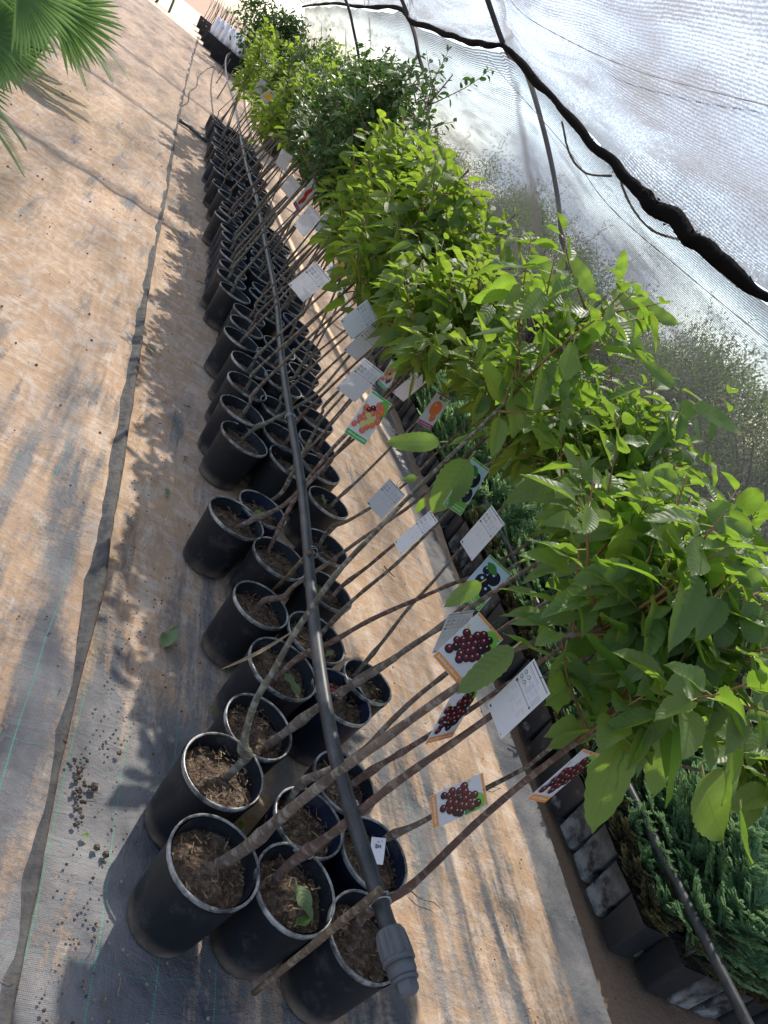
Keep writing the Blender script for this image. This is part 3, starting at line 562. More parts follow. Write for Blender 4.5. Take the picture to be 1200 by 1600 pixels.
def proto_tree(kind, bark, top, r, h, zc=.85, lod=.7, **kw):
    root = tree_root(0, -30, None, None, r, h, h-.045, 28, 25)
    tr, lv = build_tree(root, auto_trunk(top, kw.pop('lx', .22), kw.pop('ly', .05), h-.045), kind, bark, zc=zc, lod=lod, **kw)
    lv.build('crown', [LEAFM[kind], M['petiole']], root); return root
PR = {'mid': [proto_tree('mid', b, t, .105, .24, nshoot=11, step=.0145, rad=.0075, slen=(.16, .36)) for b, t in (('bark', 1.45), ('bark_grey', 1.5), ('bark_red', 1.4), ('bark', 1.55))],
      'dark': [proto_tree('dark', b, t, .105, .24, nshoot=13, step=.0105, rad=.009, slen=(.2, .42), lod=1, zc=.9) for b, t in (('bark', 1.65), ('bark_grey', 1.85), ('bark', 1.6))],
      'lime': [proto_tree('lime', b, t, .105, .24, nshoot=9, step=.02, rad=.007, lod=.8) for b, t in (('bark_grey', 1.4), ('bark', 1.5))]}
used = set(); GF = 'closely packed young trees in the far part of the row'
colname = {'left': 'in left line', 'mid': 'in line under the pipe', 'right': 'in line right of pipe'}
kname = {'mid': 'bright green leaved young tree', 'dark': 'small dark leaved bushy tree', 'lime': 'round lime leaved young tree'}
spec = {(.76, 3.06): 'tree with two crossing pale stems, mossy green pot behind the pot with pale graft', (.78, 3.36): 'tree in pot with grass tuft on its soil, third past the wide gap, left line', (.79, 3.62): 'tree with very thick dark olive bent trunk, red brown soil, left line of pots',
        (.75, 3.93): 'tree whose pot bulges out left with forked thick trunk, left line', (.97, 3.03): 'tree in green tinted pot against the pipe left side, wood chips on soil', (1.16, 2.94): 'tree in pot right of pipe by the pale sand', (1.22, 4.56): 'tree in rightmost pot of mid row standing clear against the sand with thin side twig'}
for (x, y, c) in row_pts():
    if 4.6 < y < 6.9: kd = 'dark' if random.random() < .75 else 'mid'
    elif y >= 6.9: kd = random.choice(('lime', 'mid', 'mid', 'dark'))
    elif 3.6 < y < 4.8: kd = random.choice(('lime', 'mid', 'mid'))
    else: kd = 'mid'
    pi_ = random.randrange(len(PR[kd])); src = PR[kd][pi_]
    rz = random.random()*6.28
    if (kd, pi_) not in used: used.add((kd, pi_)); o = src; o.location = (x, y, .008); o.rotation_euler = (0, 0, random.uniform(-.6, .6))
    else: o = dup(src, (x, y, .008), random.uniform(-.9, .9) if random.random() < .7 else rz, random.uniform(.95, 1.04) if y < 7 else random.uniform(.92, 1.1))
    if y > 7.5: o.scale = tuple(s*random.uniform(.85, 1.) for s in o.scale)
    band = 'just past the pipe tie' if y < 5 else ('under dark leafy clump' if y < 7.5 else 'at far end')
    lb = spec.get((x, y)) or f'{kname[kd]} {colname[c]}, {band}'
    tag(o, lb, 'potted tree', FG if (x, y) in spec else GF)
for kd in PR:                                              # park nothing behind the camera
    for i, o in enumerate(PR[kd]):
        if (kd, i) not in used:
            for ch in list(o.children_recursive): bpy.data.objects.remove(ch)
            bpy.data.objects.remove(o)
# ------------------------------------------------------------------ irrigation pipes
PIPE = [(.955, .735, .42), (.93, .85, .42), (.89, 1.04, .42), (.87, 1.21, .42), (.862, 1.49, .42), (.87, 1.83, .42), (.88, 2.28, .42), (.87, 2.77, .42), (.86, 3.44, .42), (.87, 4.34, .42), (.84, 5.42, .42), (.79, 7.02, .42), (.72, 8.06, .42), (.65, 9.75, .42), (.53, 13.46, .42), (.33, 17.2, .42), (.2, 21, .44), (.16, 25, .46), (.25, 29.2, .46)]
pr = empty('irrigation_pipe', (.95, .72, .42), 'long black irrigation pipe lying over the tree pots, ending in a ribbed fitting', 'pipe')
def sub(P, o): return [tuple(np.array(p)-np.array(o)) for p in P]
mb = MB(); tube(mb, catmull(sub(PIPE, (.95, .72, .42)), 8), .0165, 20, knob=.006); mb.build('pipe_body', M['pipe'], pr)
dirp = np.array(PIPE[0])-np.array(PIPE[1]); dirp /= np.linalg.norm(dirp)
def along(mb, prof, c0, d, n=24, ribs=0, mi=0, hexz=()):
    d = np.array(d)/np.linalg.norm(d); u = np.cross(d, [0, 0, 1]); u /= np.linalg.norm(u); w_ = np.cross(d, u); vs = []; fs = []
    for (r, s) in prof:
        for k in range(n):
            a = 2*PI*k/n; rr = r
            if ribs and hexz[0] < s < hexz[1]: rr = r+(.0022 if (k % 4) < 2 else 0)
            vs.append(np.array(c0)+d*s+(u*math.cos(a)+w_*math.sin(a))*rr)
    for i in range(len(prof)-1):
        for k in range(n): a = i*n+k; b = i*n+(k+1) % n; fs.append((a, b, b+n, a+n))
    fs.append(tuple(range(n-1, -1, -1))); fs.append(tuple((len(prof)-1)*n+k for k in range(n))); mb.add(vs, fs, mi)
e0 = np.array(PIPE[0])-np.array((.95, .72, .42))
mb = MB(); along(mb, [(.0175, -.018), (.024, -.017), (.0250, -.012), (.0265, -.002), (.0275, .012), (.0282, .030), (.0285, .034), (.0305, .035), (.0305, .039), (.028, .040), (.0275, .042)], e0, dirp, 40, 1, 0, (-.013, .031))
fit = mb.build('end_coupling', M['fitting'], pr, smooth=False)
mb = MB(); along(mb, [(.0265, .0425), (.0265, .056), (.0245, .062), (.0225, .066)], e0, dirp, 24); along(mb, [(.0255, .0665), (.0255, .070), (.023, .0715)], e0, dirp, 24); mb.build('collar', M['fitting'], fit)
mb = MB(); along(mb, [(.0205, .072), (.021, .084), (.0195, .090), (.015, .092)], e0, dirp, 6); mb.build('end_cap', M['fitting'], fit, smooth=False)
def emitter(mb, c, d):
    c = np.array(c); d = np.array(d)/np.linalg.norm(d)
    for r, a, b in ((.0055, 0, .012), (.010, .010, .016), (.0065, .015, .024), (.009, .022, .028), (.004, .028, .038)): tube(mb, [c+d*a, c+d*b], r, 8)
for p in ((545, 1262), (510, 1083), (488, 853), (444, 570), (418, 392)):
    mb = MB(); P = gz(p[0]+2, p[1], .425); emitter(mb, (P-np.array((.95, .72, .42))), (.9, .1, -.25)); mb.build('drip_emitter', M['blackp'], pr)
for i, (yy_, xx) in enumerate(((14.3, .49), (17.5, .32), (20.8, .21), (24, .17), (27, .2))):
    mb = MB(); tube(mb, [(0, 0, -.03), (0.01, 0, .3), (0, 0.01, .62)], [.012, .011, .01], 7); s = mb.build('support_stake', M['cane']); s.location = (xx+.02, yy_, 0)
    tag(s, 'thin wooden stake standing in the sand against the far bare pipe stretch', 'stake', 'stakes propping the far end of the pipe')
# wires tying stems to the pipe
def ring_wire(name, c, d, r, lab, turns=2, mat='wire', th=.0009):
    c = np.array(c); d = np.array(d)/np.linalg.norm(d); u = np.cross(d, [0, 0, 1]); u /= np.linalg.norm(u); w_ = np.cross(d, u); P = []
    for k in range(turns*14+1):
        a = 2*PI*k/14; P.append((u*math.cos(a)*r+w_*math.sin(a)*r*1.05+d*(.0035*math.sin(a*1.3)+k*.0004)))
    P.append(P[-1]+u*.02+d*.012+np.array([0, 0, .012]))
    mb = MB(); tube(mb, P, th, 5); o = mb.build(name, M[mat]); o.location = tuple(c); tag(o, lab, 'wire'); return o
ring_wire('tie_wire', gz(590, 1400, .425), dirp, .0205, 'twisted light wire binding the broken cane to the pipe just before the end fitting', 3)
ring_wire('tie_wire', gz(487, 866, .42), (0, 1, 0), .0195, 'thin wire round the pipe beside the emitter, holding a wooden stub', 3, 'wire', .0007)
ring_wire('tie_wire', gz(453, 655, .42), (0, 1, 0), .0195, 'thin wire round the middle of the pipe where two stems cross it', 3, 'wire', .0007)
# broken cane
A_, B_ = gz(396, 1552, .10), gz(588, 1396, .452)
mb = MB(); P = [A_+(B_-A_)*t+np.array([0, 0, .006*math.sin(t*9)]) for t in np.linspace(0, 1.03, 12)]; tube(mb, [p-A_ for p in P], list(np.linspace(.0062, .0088, 12)), 10, knob=.08); o = mb.build('broken_cane', M['cane']); o.location = tuple(A_)
tag(o, 'broken brown stick slanting down from the pipe end across the front pots', 'stick')
A_, B_ = gz(424, 925, .15), gz(484, 862, .445)
mb = MB(); tube(mb, [(0, 0, 0), tuple((B_-A_)*.5+np.array([.004, 0, 0])), tuple(B_-A_)], [.006, .0065, .007], 8, knob=.08); o = mb.build('short_cane', M['cane']); o.location = tuple(A_)
tag(o, 'short weathered stick tied to the pipe, slanting across the reddish soil pot', 'stick')
# second pipe over the small conifers
P2 = [(2.33, .45, .30), (2.33, .87, .30), (2.33, 1.66, .30), (2.34, 2.4, .30), (2.35, 3.5, .29), (2.36, 5, .28), (2.33, 7.5, .28), (2.3, 10, .28)]
p2 = empty('conifer_pipe', (2.33, .87, .30), 'black irrigation pipe running over the small conifers at the right', 'pipe')
mb = MB(); tube(mb, catmull(sub(P2, (2.33, .87, .30)), 6), .0165, 18, knob=.006); mb.build('pipe_body', M['pipe'], p2)
for k, y in enumerate((1.02, 1.22, 1.46, 1.75, 2.05, 2.4)):
    mb = MB(); c = (0.012, y-.87, .0); emitter(mb, c, (.95, 0, .12)); mb.build('drip_emitter', M['blackp'], p2)
# hose on the sand at left of the far pots, stitched gully line
mb = MB(); tube(mb, catmull([(0, 0, .0), (.14, .03, .012), (.3, -.05, .0), (.46, -.02, .004)], 5), [.045]*16, 14, knob=.05); mb.v = [(x, y, z*.55) for x, y, z in mb.v]; o = mb.build('flat_hose', M['pipe']); o.location = (-.03, 11.2, .035); tag(o, 'short flattened black hose lying on the sand beside the far tree pots', 'hose')
mb = MB(); tube(mb, catmull([(0, 0, .012), (-.04, 1.2, .016), (.0, 2.4, .012), (-.06, 3.8, .016), (-.02, 5.5, .012), (-.09, 7.5, .016), (-.06, 9.5, .012), (-.02, 11.5, .016), (.1, 14, .012)], 6), .007, 6); o = mb.build('drip_line', M['tread']); o.location = (-.06, 11.4, .004)
tag(o, 'thin dark drip line wandering along the sand from the flat hose to the far pots', 'drip line')
# ------------------------------------------------------------------ plant tags
def poly(mb, pts, mi, off):
    vs = [(x, -off, z) for x, z in pts]; mb.add(vs, [tuple(range(len(vs)))], mi)
def disc(mb, x, z, r, mi, off, n=14, sq=1.): poly(mb, [(x+r*math.cos(2*PI*k/n), z+r*sq*math.sin(2*PI*k/n)) for k in range(n)], mi, off)
TW, TH = .08, .14
TM = ['card', 'cardback', 'ink', 'inklight', 'orange', 'green', 'cherry1', 'cherry2', 'cherry3', 'hl', 'pleaf', 'pleafd', 'red', 'amber', 'yel', 'paleg', 'plum', 'blush', 'purple', 'pblue', 'pinkcard']
TI = {k: i for i, k in enumerate(TM)}
def leafpoly(mb, x, z, L, a, mi, off):
    ca, sa = math.cos(a), math.sin(a); pts = [(0, 0), (.25, .22), (.5, .27), (.75, .18), (1, 0), (.75, -.2), (.5, -.27), (.25, -.2)]
    poly(mb, [(x+L*(p*ca-q*sa), z+L*(p*sa+q*ca)) for p, q in pts][::-1], mi, off)
def card(kind):
    mb = MB(); base = TI['cardback'] if kind == 'back' else (TI['pinkcard'] if kind == 'pinkback' else TI['card'])
    nx, nz_ = 5, 8; vs = []; bend = random.uniform(-.004, .004); bd2 = random.uniform(-.005, .005)
    def bz(x, z): return bend*((x/TW*2)**2)+bd2*(z/TH)**2
    box(mb, (0, .0003, -TH/2), (TW, .0006, TH), base)
    O = .0006; w2 = TW/2-.002
    def rect(x0, z0, x1, z1, c, o=O): poly(mb, [(x0, z0), (x0, z1), (x1, z1), (x1, z0)][::-1] if False else [(x0, z0), (x1, z0), (x1, z1), (x0, z1)], TI[c], o)
    if 'back' in kind:
        rect(-w2+.002, -.006, w2-.002, -.004, 'ink'); rect(-w2+.002, -.0145, w2*.2, -.0125, 'inklight'); rect(-w2+.002, -.0175, w2*.45, -.0165, 'inklight')
        for i, (x, z) in enumerate(((-.03, -.027), (-.016, -.027), (-.03, -.04), (-.016, -.04))):
            disc(mb, x, z, .0042, TI['ink'], O, 12); disc(mb, x, z, .0029, TI['pinkcard'] if kind == 'pinkback' else TI['cardback'], O+.0002, 12); disc(mb, x+.001, z, .0012, TI['inklight'], O+.0004, 8); disc(mb, x+.0075, z-.002, .0012, TI['ink'], O, 8)
        for c in range(3):
            for k in range(9):
                if random.random() < .93: z = -.023-k*.0028; rect(-.004+c*.0145, z, -.004+c*.0145+random.uniform(.009, .0125), z-.0011, 'inklight')
        rect(-w2+.006, -.0535, w2-.006, -.0525, 'ink'); disc(mb, -w2+.006, -.053, .0034, TI['ink'], O+.0002, 12); disc(mb, w2-.006, -.053, .0026, TI['ink'], O+.0002, 12)
        for k in range(7):
            z = -.062-k*.0042
            for q in range(4):
                if random.random() < .6: x = -w2+.008+q*.017; rect(x, z, x+random.uniform(.005, .012), z-.0008, 'inklight')
        rect(-w2+.003, -TH+.004, -w2+.009, -TH+.009, 'ink'); rect(w2-.008, -TH+.004, w2-.005, -TH+.006, 'ink')
        return mb
    strip = {'cherry': 'orange', 'mixed': 'green', 'plum': 'pleaf', 'orange': 'purple', 'yellow': 'pblue', 'apple': 'orange', 'redfruit': 'purple'}[kind]
    rect(-w2, -TH+.001, w2, -TH+.0165, strip); rect(-w2, -.0065, w2, -.001, strip)
    random.seed(hash(kind) % 100+3) if False else None
    x = -w2+.006
    while x < w2-.008:                                      # small white lettering on the strip
        q = random.uniform(.0018, .0036); rect(x, -TH+.0065, x+q, -TH+.0125 if random.random() < .4 else -TH+.0105, 'card', O+.0003); x += q+.0014
    rect(-w2, -TH+.018, w2, -.0075, 'pblue' if kind in ('plum', 'yellow') else 'card', O)
    if kind in ('cherry', 'mixed'):
        leafpoly(mb, .0, -.02, .04, .25, TI['pleaf'], O+.0003); leafpoly(mb, .035, -.012, .052, -1.9, TI['pleaf'], O+.0004); leafpoly(mb, .018, -.03, .035, -.9, TI['pleafd'], O+.0005); leafpoly(mb, -.03, -.045, .014, 2, TI['paleg'], O+.0004)
        k = 0
        for row in range(7):
            for c in range(4):
                x = -.027+c*.0165+(row % 2)*.007+random.uniform(-.003, .003); z = -.026-row*.0132+random.uniform(-.003, .003); k += 1
                if x > .033 or (row < 2 and c < 1+(row == 0)) or (row > 4 and c > 2): continue
                if row == 6 and c not in (0, 2): continue
                r = random.uniform(.0086, .0108); o_ = O+.0006+k*.00005
                col = random.choice(('cherry1', 'cherry1', 'cherry1', 'cherry3')) if kind == 'cherry' else random.choice(('blush', 'paleg', 'cherry2', 'amber', 'blush'))
                disc(mb, x, z, r, TI[col], o_, 16); disc(mb, x-r*.2, z+r*.15, r*.55, TI['cherry2' if kind == 'cherry' else col], o_+.00002, 12) if col == 'cherry1' else None
                disc(mb, x-r*.3, z+r*.38, r*.2, TI['hl'], o_+.00003, 8)
    elif kind == 'plum':
        rect(-w2, -TH+.018, w2, -TH+.034, 'pleaf', O+.0002)
        for (x, z, r) in ((.012, -.045, .019), (-.008, -.072, .02), (.018, -.088, .018), (-.018, -.04, .011)): disc(mb, x, z, r, TI['plum'], O+.0006, 18, 1.1); disc(mb, x-r*.3, z+r*.4, r*.22, TI['pblue'], O+.0008, 10)
        leafpoly(mb, -.03, -.02, .045, -.3, TI['pleafd'], O+.0009)
    else:
        col = {'orange': 'amber', 'yellow': 'yel', 'apple': 'red', 'redfruit': 'red'}[kind]
        spots = {'orange': ((0, -.06, .027), (.012, -.098, .014)), 'yellow': ((-.012, -.05, .02), (.014, -.055, .021), (-.004, -.085, .022), (.018, -.09, .016)), 'apple': ((0, -.065, .028),), 'redfruit': ((.004, -.035, .014), (-.006, -.06, .017), (.006, -.085, .016), (-.004, -.105, .013))}[kind]
        for i, (x, z, r) in enumerate(spots): disc(mb, x, z, r, TI[col], O+.0006+i*.0001, 20, 1.15); disc(mb, x-r*.35, z+r*.45, r*.2, TI['hl'], O+.0011, 10)
        leafpoly(mb, .0, -.02, .03, .3, TI['pleaf'], O+.0012); leafpoly(mb, .002, -.022, .026, 2.6, TI['pleafd'], O+.0012)
    return mb
TAGS = [('cherry', (1.0144, 1.2174, 0.8291, -4.7483, 2.657, -4.469), 'largest cherry photo tag with orange strip, half covered by a leaf'),
('cherry', (0.9278, 1.0336, 0.7796, -0.1382, -0.2222, 0.4403), 'narrow turned cherry photo tag hanging just below the largest one'),
('cherry', (1.1438, 1.0137, 0.5816, -0.1177, 0.3182, -1.6013), 'cherry photo tag hanging lowest over open sand between two stems'),
('cherry', (1.0837, 0.8588, 0.8823, -0.0903, 0.1633, 0.3559), 'slanted cherry photo tag in front of the square conifer pots'),
('back', (0.9482, 0.9423, 0.9278, 0.1156, -0.0076, -1.4549), 'big white care label crossed by a brown stem, nearest of the white labels'),
('back', (1.0975, 1.4345, 0.714, -0.01, -0.3938, 0.3324), 'bluish white label partly behind the largest cherry tag'),
('back', (1.0439, 1.7558, 0.7749, -0.3018, 0.0624, -1.6263), 'narrow bluish label above the pale sand with a red stem across it'),
('back', (1.1381, 1.6655, 0.9063, 0.0232, -0.0186, -1.333), 'white label with icons against dark square pots, thin stem across'),
('back', (1.1443, 2.2402, 0.6124, 0.2347, 0.0206, -0.5915), 'faded pinkish white label low over the sand, left of two tiny lime leaves'),
('plum', (0.9829, 1.6475, 1.0042, -0.3456, 0.08, 0.3079), 'photo tag of blue black plums behind a large drooping leaf'),
('plum', (1.2334, 1.6331, 0.7984, -0.548, 0.1864, -0.4877), 'photo tag of dark plums among leaves right above the largest cherry tag'),
('mixed', (0.7836, 1.9591, 0.9242, -0.2997, 0.0664, 0.1641), 'photo tag of red and yellow cherries with green strip'),
('orange', (1.2366, 2.6068, 0.8887, -0.1479, -0.0103, 0.3006), 'photo tag of one orange fruit with purple strip'),
('pinkback', (1.2131, 2.8256, 0.864, -0.4696, 0.1352, -1.1617), 'pink faded label crossed by two thin stems beside the orange fruit tag'),
('back', (0.8017, 2.2144, 0.9258, 0.1852, 0.0627, -0.0189), 'white label directly above the red and yellow cherry tag'),
('back', (0.9166, 2.7334, 0.919, 0.1058, 0.1719, 0.2721), 'middle one of three stacked white labels above the green strip tag'),
('back', (0.8328, 2.6742, 0.9839, -0.6335, 0.4526, 0.0019), 'uppermost of three stacked white labels above the green strip tag'),
('back', (0.6217, 2.7186, 0.9866, 0.3029, 0.2205, -0.185), 'large white label over the pots touching the yellow fruit tag'),
('yellow', (1.1483, 4.6402, 0.7874, 0.2059, 0.2196, 0.2731), 'photo tag of yellow fruit beside a large white label'),
('apple', (1.0349, 3.5633, 1.0049, 0.7146, 0.264, -0.6566), 'photo tag of one red apple peeping out of the leaves'),
('redfruit', (1.502, 4.1837, 0.7556, -0.0442, -0.0779, -0.6316), 'photo tag of dark red fruit under overhanging leaves'),
('mixed', (1.3358, 3.4675, 0.6992, -0.4702, 0.1294, 0.3789), 'photo tag of mixed cherries half hidden under leaves'),
('back', (0.6804, 3.8002, 1.0075, 0.39, 0.1399, -0.4439), 'left one of the two white labels below the red fruit tag'),
('back', (0.834, 4.1829, 1.0181, -0.4225, 0.067, 0.0304), 'right one of the two white labels below the red fruit tag'),
('redfruit', (0.5844, 3.6418, 1.1209, -0.2118, 0.2745, 0.885), 'white tag with a long cluster of bright red fruit'),
('back', (0.6648, 4.7775, 0.9681, 0.6656, 0.1225, -0.3525), 'small white label just above the bright red fruit tag'),
('back', (0.6041, 5.2911, 1.016, -5.3119, 0.8491, 1.4369), 'tilted far white label among dense stems'),
('yellow', (0.5047, 7.6061, 1.149, 0.6619, 0.1997, 0.1663), 'far photo tag with yellow and blue picture'),
('back', (0.4814, 9.2204, 1.1217, 4.6139, 0.5794, 4.5861), 'farthest grey white label above bare stems')]
for kd, p, lab in TAGS:
    mb = card(kd); o = mb.build('plant_tag', [M[k] for k in TM], smooth=False)
    ax = Vector(p[3:6]); ang = ax.length; Rm = Matrix.Rotation(ang, 4, ax.normalized()); o.matrix_world = Matrix.Translation(Vector(p[:3])) @ Rm
    tag(o, lab, 'plant tag', 'care tags hanging from the trees')
    mb = MB(); k = random.choice((-1, 1))
    tube(mb, [(0, -.001, -.006), (.012*k, .004, .012), (.006*k, .012, .03), (0, .004, .012), (0, .001, -.006)], .0008, 5); mb.build('tie_loop', M['tie'], o)
# folded paper strip on a stem
mb = MB(); vs = []; fs = []
for i in range(9):
    t = i/8; vs += [(-.015, -.004*math.sin(t*3), -.055*t), (.015, -.004*math.sin(t*3)+.001, -.055*t)]
for i in range(8): fs.append((2*i, 2*i+1, 2*i+3, 2*i+2))
mb.add(vs, fs, 0); vs = [(x, y+.0008, z) for x, y, z in vs]; mb.add(vs, [f[::-1] for f in fs], 0)
def stroke(a, b, w_=.0011):
    a = np.array(a); b = np.array(b); d = b-a; d /= np.linalg.norm(d); s_ = np.array([-d[1], d[0]])*w_; mb.add([(q[0], -.0055, q[1]) for q in (a-s_, b-s_, b+s_, a+s_)], [(0, 1, 2, 3)], 1)
for a, b in (((-.004, -.012), (-.004, -.020)), ((-.004, -.012), (.003, -.016)), ((.003, -.016), (-.004, -.020)), ((.005, -.012), (.006, -.019)), ((-.001, -.006), (.002, -.006)), ((.006, -.0035), (.008, -.004))): stroke(a, b)
o = mb.build('paper_strip', [M['paper'], M['ink']]); p = gz(592, 1309, .40); o.location = tuple(p)
vx = np.array([.82, -.45, .2]); vx /= np.linalg.norm(vx); Z = RM@np.array([-.12, -1, 0]); Z = -Z; Z /= np.linalg.norm(Z)
vx = RM@np.array([1, .1, 0]); vx -= Z*(vx@Z); vx /= np.linalg.norm(vx); yv = np.cross(Z, vx)
o.matrix_world = Matrix(((vx[0], yv[0], Z[0], p[0]), (vx[1], yv[1], Z[1], p[1]), (vx[2], yv[2], Z[2], p[2]), (0, 0, 0, 1)))
tag(o, 'folded white paper strip with handwritten marks on a stem beside the pipe', 'paper tag')
# ------------------------------------------------------------------ small conifers
def juniper_leaves(n=46, hgt=.42, rad=.20, dd_=.6):
    lv = Leaves(); mb = MB(); tube(mb, [(0, 0, .12), (.01, 0, .25), (.0, .01, hgt*.8)], [.006, .005, .002], 6)
    for k in range(n):
        z = .15+(hgt-.17)*(k/n); az = k*2.4+random.random(); ln = rad*(1.05-.75*(k/n))*random.uniform(.75, 1.15); el = random.uniform(.25, .9); b = np.array([0, 0, z]); d = np.array([math.cos(az)*math.cos(el), math.sin(az)*math.cos(el), math.sin(el)])
        dead = z < .25 and random.random() < dd_
        side = np.cross(d, [0, 0, 1]); side /= np.linalg.norm(side); lime = max(0, random.gauss(0, .18)); pts = []; axs = []; rs = []
        tube(mb, [b, b+d*ln*.9+np.array([0, 0, .015])], [.0022, .0008], 4)
        for j in range(12):
            t = (j+1.5)/13; c = b+d*ln*t+np.array([0, 0, .02*t*t])
            for s_ in (-1, 1):
                ax = d*.85+side*s_*random.uniform(.5, .9)+np.array([0, 0, random.uniform(0, .45)]); ax /= np.linalg.norm(ax); Ls = random.uniform(.045, .08)*(1.1-.6*t); s2 = np.cross(ax, [0, 0, 1]); s2 /= np.linalg.norm(s2)+1e-9
                for q in range(13):
                    u_ = q/12
                    for s3 in (-1, 1, 0): pts.append(c+ax*Ls*u_); axs.append(ax+s2*s3*.7+rng.normal(0, .12, 3)+np.array([0, 0, .15])); rs.append(.28+lime+.30*u_*t+random.uniform(-.08, .08))
        lv.cloud(np.array(pts), np.array(axs), .0125, .0034, np.array(rs), 2 if dead else 0)
    return lv, mb
def sq_pot(root, s=.118, h=.165):
    mb = MB(); n = 4; vs = []; prof = [(.40, 0, 0), (.42, 0, .0), (.5, 0, h), (.5, 0, h+.001), (.475, 0, h+.001), (.47, 0, h-.03)]
    r = .012
    def ring(k, z):
        o = []; hs = s*k
        for cx_, cy_, a0 in ((1, 1, 0), (-1, 1, 90), (-1, -1, 180), (1, -1, 270)):
            for q in range(4): a = R_(a0+q*30); o.append((cx_*(hs-r)+r*math.cos(a), cy_*(hs-r)+r*math.sin(a), z))
        return o
    for k, _, z in prof: vs += ring(k, z)
    m = 16; fs = []
    for i in range(len(prof)-1):
        for k in range(m): a = i*m+k; b = i*m+(k+1) % m; fs.append((a, b, b+m, a+m))
    mb.add(vs, fs, 0); po = mb.build('pot', M['bag'], root, smooth=False)
    mb = MB(); mb.add([(-s*.46, -s*.46, h-.02), (s*.46, -s*.46, h-.02), (s*.46, s*.46, h-.018), (-s*.46, s*.46, h-.02)], [(0, 1, 2, 3)]); mb.build('soil', M['soil'], root)
CP = []
for v in range(6):
    root = empty('potted_conifer', (0, -30, 0)); sq_pot(root); lv, mb = juniper_leaves((34, 38, 40, 42, 18, 14)[v], (.40, .46, .52, .44, .29, .26)[v], (.17, .2, .18, .22, .10, .09)[v], .5 if v > 3 else .2); mb.build('stem', M['bark'], root); lv.build('foliage', [M['leaf_juniper'], M['petiole'], M['leaf_dead']], root); CP.append(root)
cspots = []
for k in range(52): cspots.append((2.335+.012*math.sin(k*.9), 1.24+k*.124, 'edge'))
for k in range(8): cspots.append((2.45+k*.121, 1.13+.008*math.sin(k*2)-.01*k, 'front'))
for c in range(1, 8):
    for k in range(16 if c < 5 else 13): cspots.append((2.34+c*.123, 1.25+k*.125+random.uniform(-.01, .01), 'inner'))
for c in (1, 2, 3):
    for k in range(16, 46, 2): cspots.append((2.34+c*.14, 1.25+k*.125, 'inner'))
first = [True]*6
clab = {'edge': 'small green conifer in black square pot, in the outer line facing the sand strip', 'front': 'small green conifer in whitish stained square pot, in the short front line at bottom right', 'inner': 'small green conifer in the dense block right of the pipe'}
for (x, y, kd) in cspots:
    v = random.randrange(4, 6) if (x < 2.40 and y < 4) else random.randrange(4); loc = (x+random.uniform(-.006, .006), y+random.uniform(-.006, .006), -.006 if x > 2.25 else .006)
    rz = random.choice((0, 1, 2, 3))*PI/2+random.uniform(-.10, .10)
    if first[v]: o = CP[v]; o.location = loc; o.rotation_euler = (0, 0, rz); first[v] = False
    else: o = dup(CP[v], loc, rz, random.uniform(.95, 1.08))
    tag(o, clab[kd], 'potted conifer', {'edge': 'conifers in the outer line of square pots', 'front': 'conifers in the front line of square pots', 'inner': 'conifers inside the dense block'}[kd])
xs_ = list(np.linspace(3.32, 4.75, 24)); sheet('black_ground_cloth', xs_, ygrid(-1, 36, .08, 1.02), lambda x, y: -.02+.03*MN.noise(Vector((x*3, y*2, 2)))+.02*MN.noise(Vector((x*9, y*6, 4))), M['cloth'])
sheet('outside_ground', [4.76, 6, 8, 12, 20, 60], [-10, -2, 2, 5, 10, 20, 40, 90], lambda x, y: -.02, M['weedy'])
# ------------------------------------------------------------------ shade tunnel
HP = {3.72: None, 9.0: None, 13.1: None, 17.3: None, 21.5: None, 25.7: None, 30: None}
def seam_pt(y):
    x = np.interp(y, [-2, 3.72, 9, 13.1, 17.3, 34], [3.0, 2.9, 2.24, 1.9, 1.75, 1.6]); z = np.interp(y, [-2, 3.72, 9, 13.1, 17.3, 34], [2.0, 2.06, 2.88, 2.9, 3.0, 3.1]); return x, z
def seam_from_px(L):
    o = []
    for (a, b) in L:
        best = None
        for y in np.arange(2.5, 20, .01):
            P = gy(a, b, y); e = abs(P[0]-seam_pt(y)[0])
            if best is None or e < best[0]: best = (e, P)
        o.append(best[1])
    return o
SE = seam_from_px([(1200, 468), (1130, 412), (1080, 368), (1020, 318), (985, 285), (930, 228), (870, 162), (820, 106), (788, 73), (760, 71), (722, 62), (685, 48), (641, 32), (622, 12)])
SE = [np.array([3.0, -2.0, 2.0]), np.array([2.97, 1.5, 2.0]), np.array([2.93, 3.0, 2.04])]+SE+[np.array([1.75, 17.3, 3.0]), np.array([1.65, 24, 3.1]), np.array([1.6, 34, 3.1])]
def hoop(pts_img, y, base, lab, top):
    P = [np.array(base)]+[gy(a, b, y) for a, b in pts_img]+[np.array(q) for q in top]
    mb = MB(); o0 = np.array(base); tube(mb, catmull([p-o0 for p in P], 8), .027, 14); o = mb.build('tunnel_hoop', M['steel']); o.location = tuple(o0); tag(o, lab, 'hoop', 'hoops carrying the shade net'); return P
HA = hoop([(880, 440), (877, 370), (870, 300), (850, 205), (820, 108), (789, 74)], 9.0, (4.75, 9.0, -.05), 'bent black tunnel hoop behind the leaves with blue cord tied on it', [(1.5, 9, 3.22), (.6, 9, 3.45), (-.6, 9, 3.5), (-2.4, 9, 3.2), (-3.6, 9, 2.2), (-4.3, 9, 0)])
HB = hoop([(672, 165), (668, 130), (655, 90), (641, 33)], 13.1, (3.7, 13.1, -.05), 'second bent tunnel hoop reaching the next knot of the rolled net', [(1.0, 13.1, 3.3), (0, 13.1, 3.45), (-1.5, 13.1, 3.4), (-3.4, 13.1, 2.5), (-4.3, 13.1, 0)])
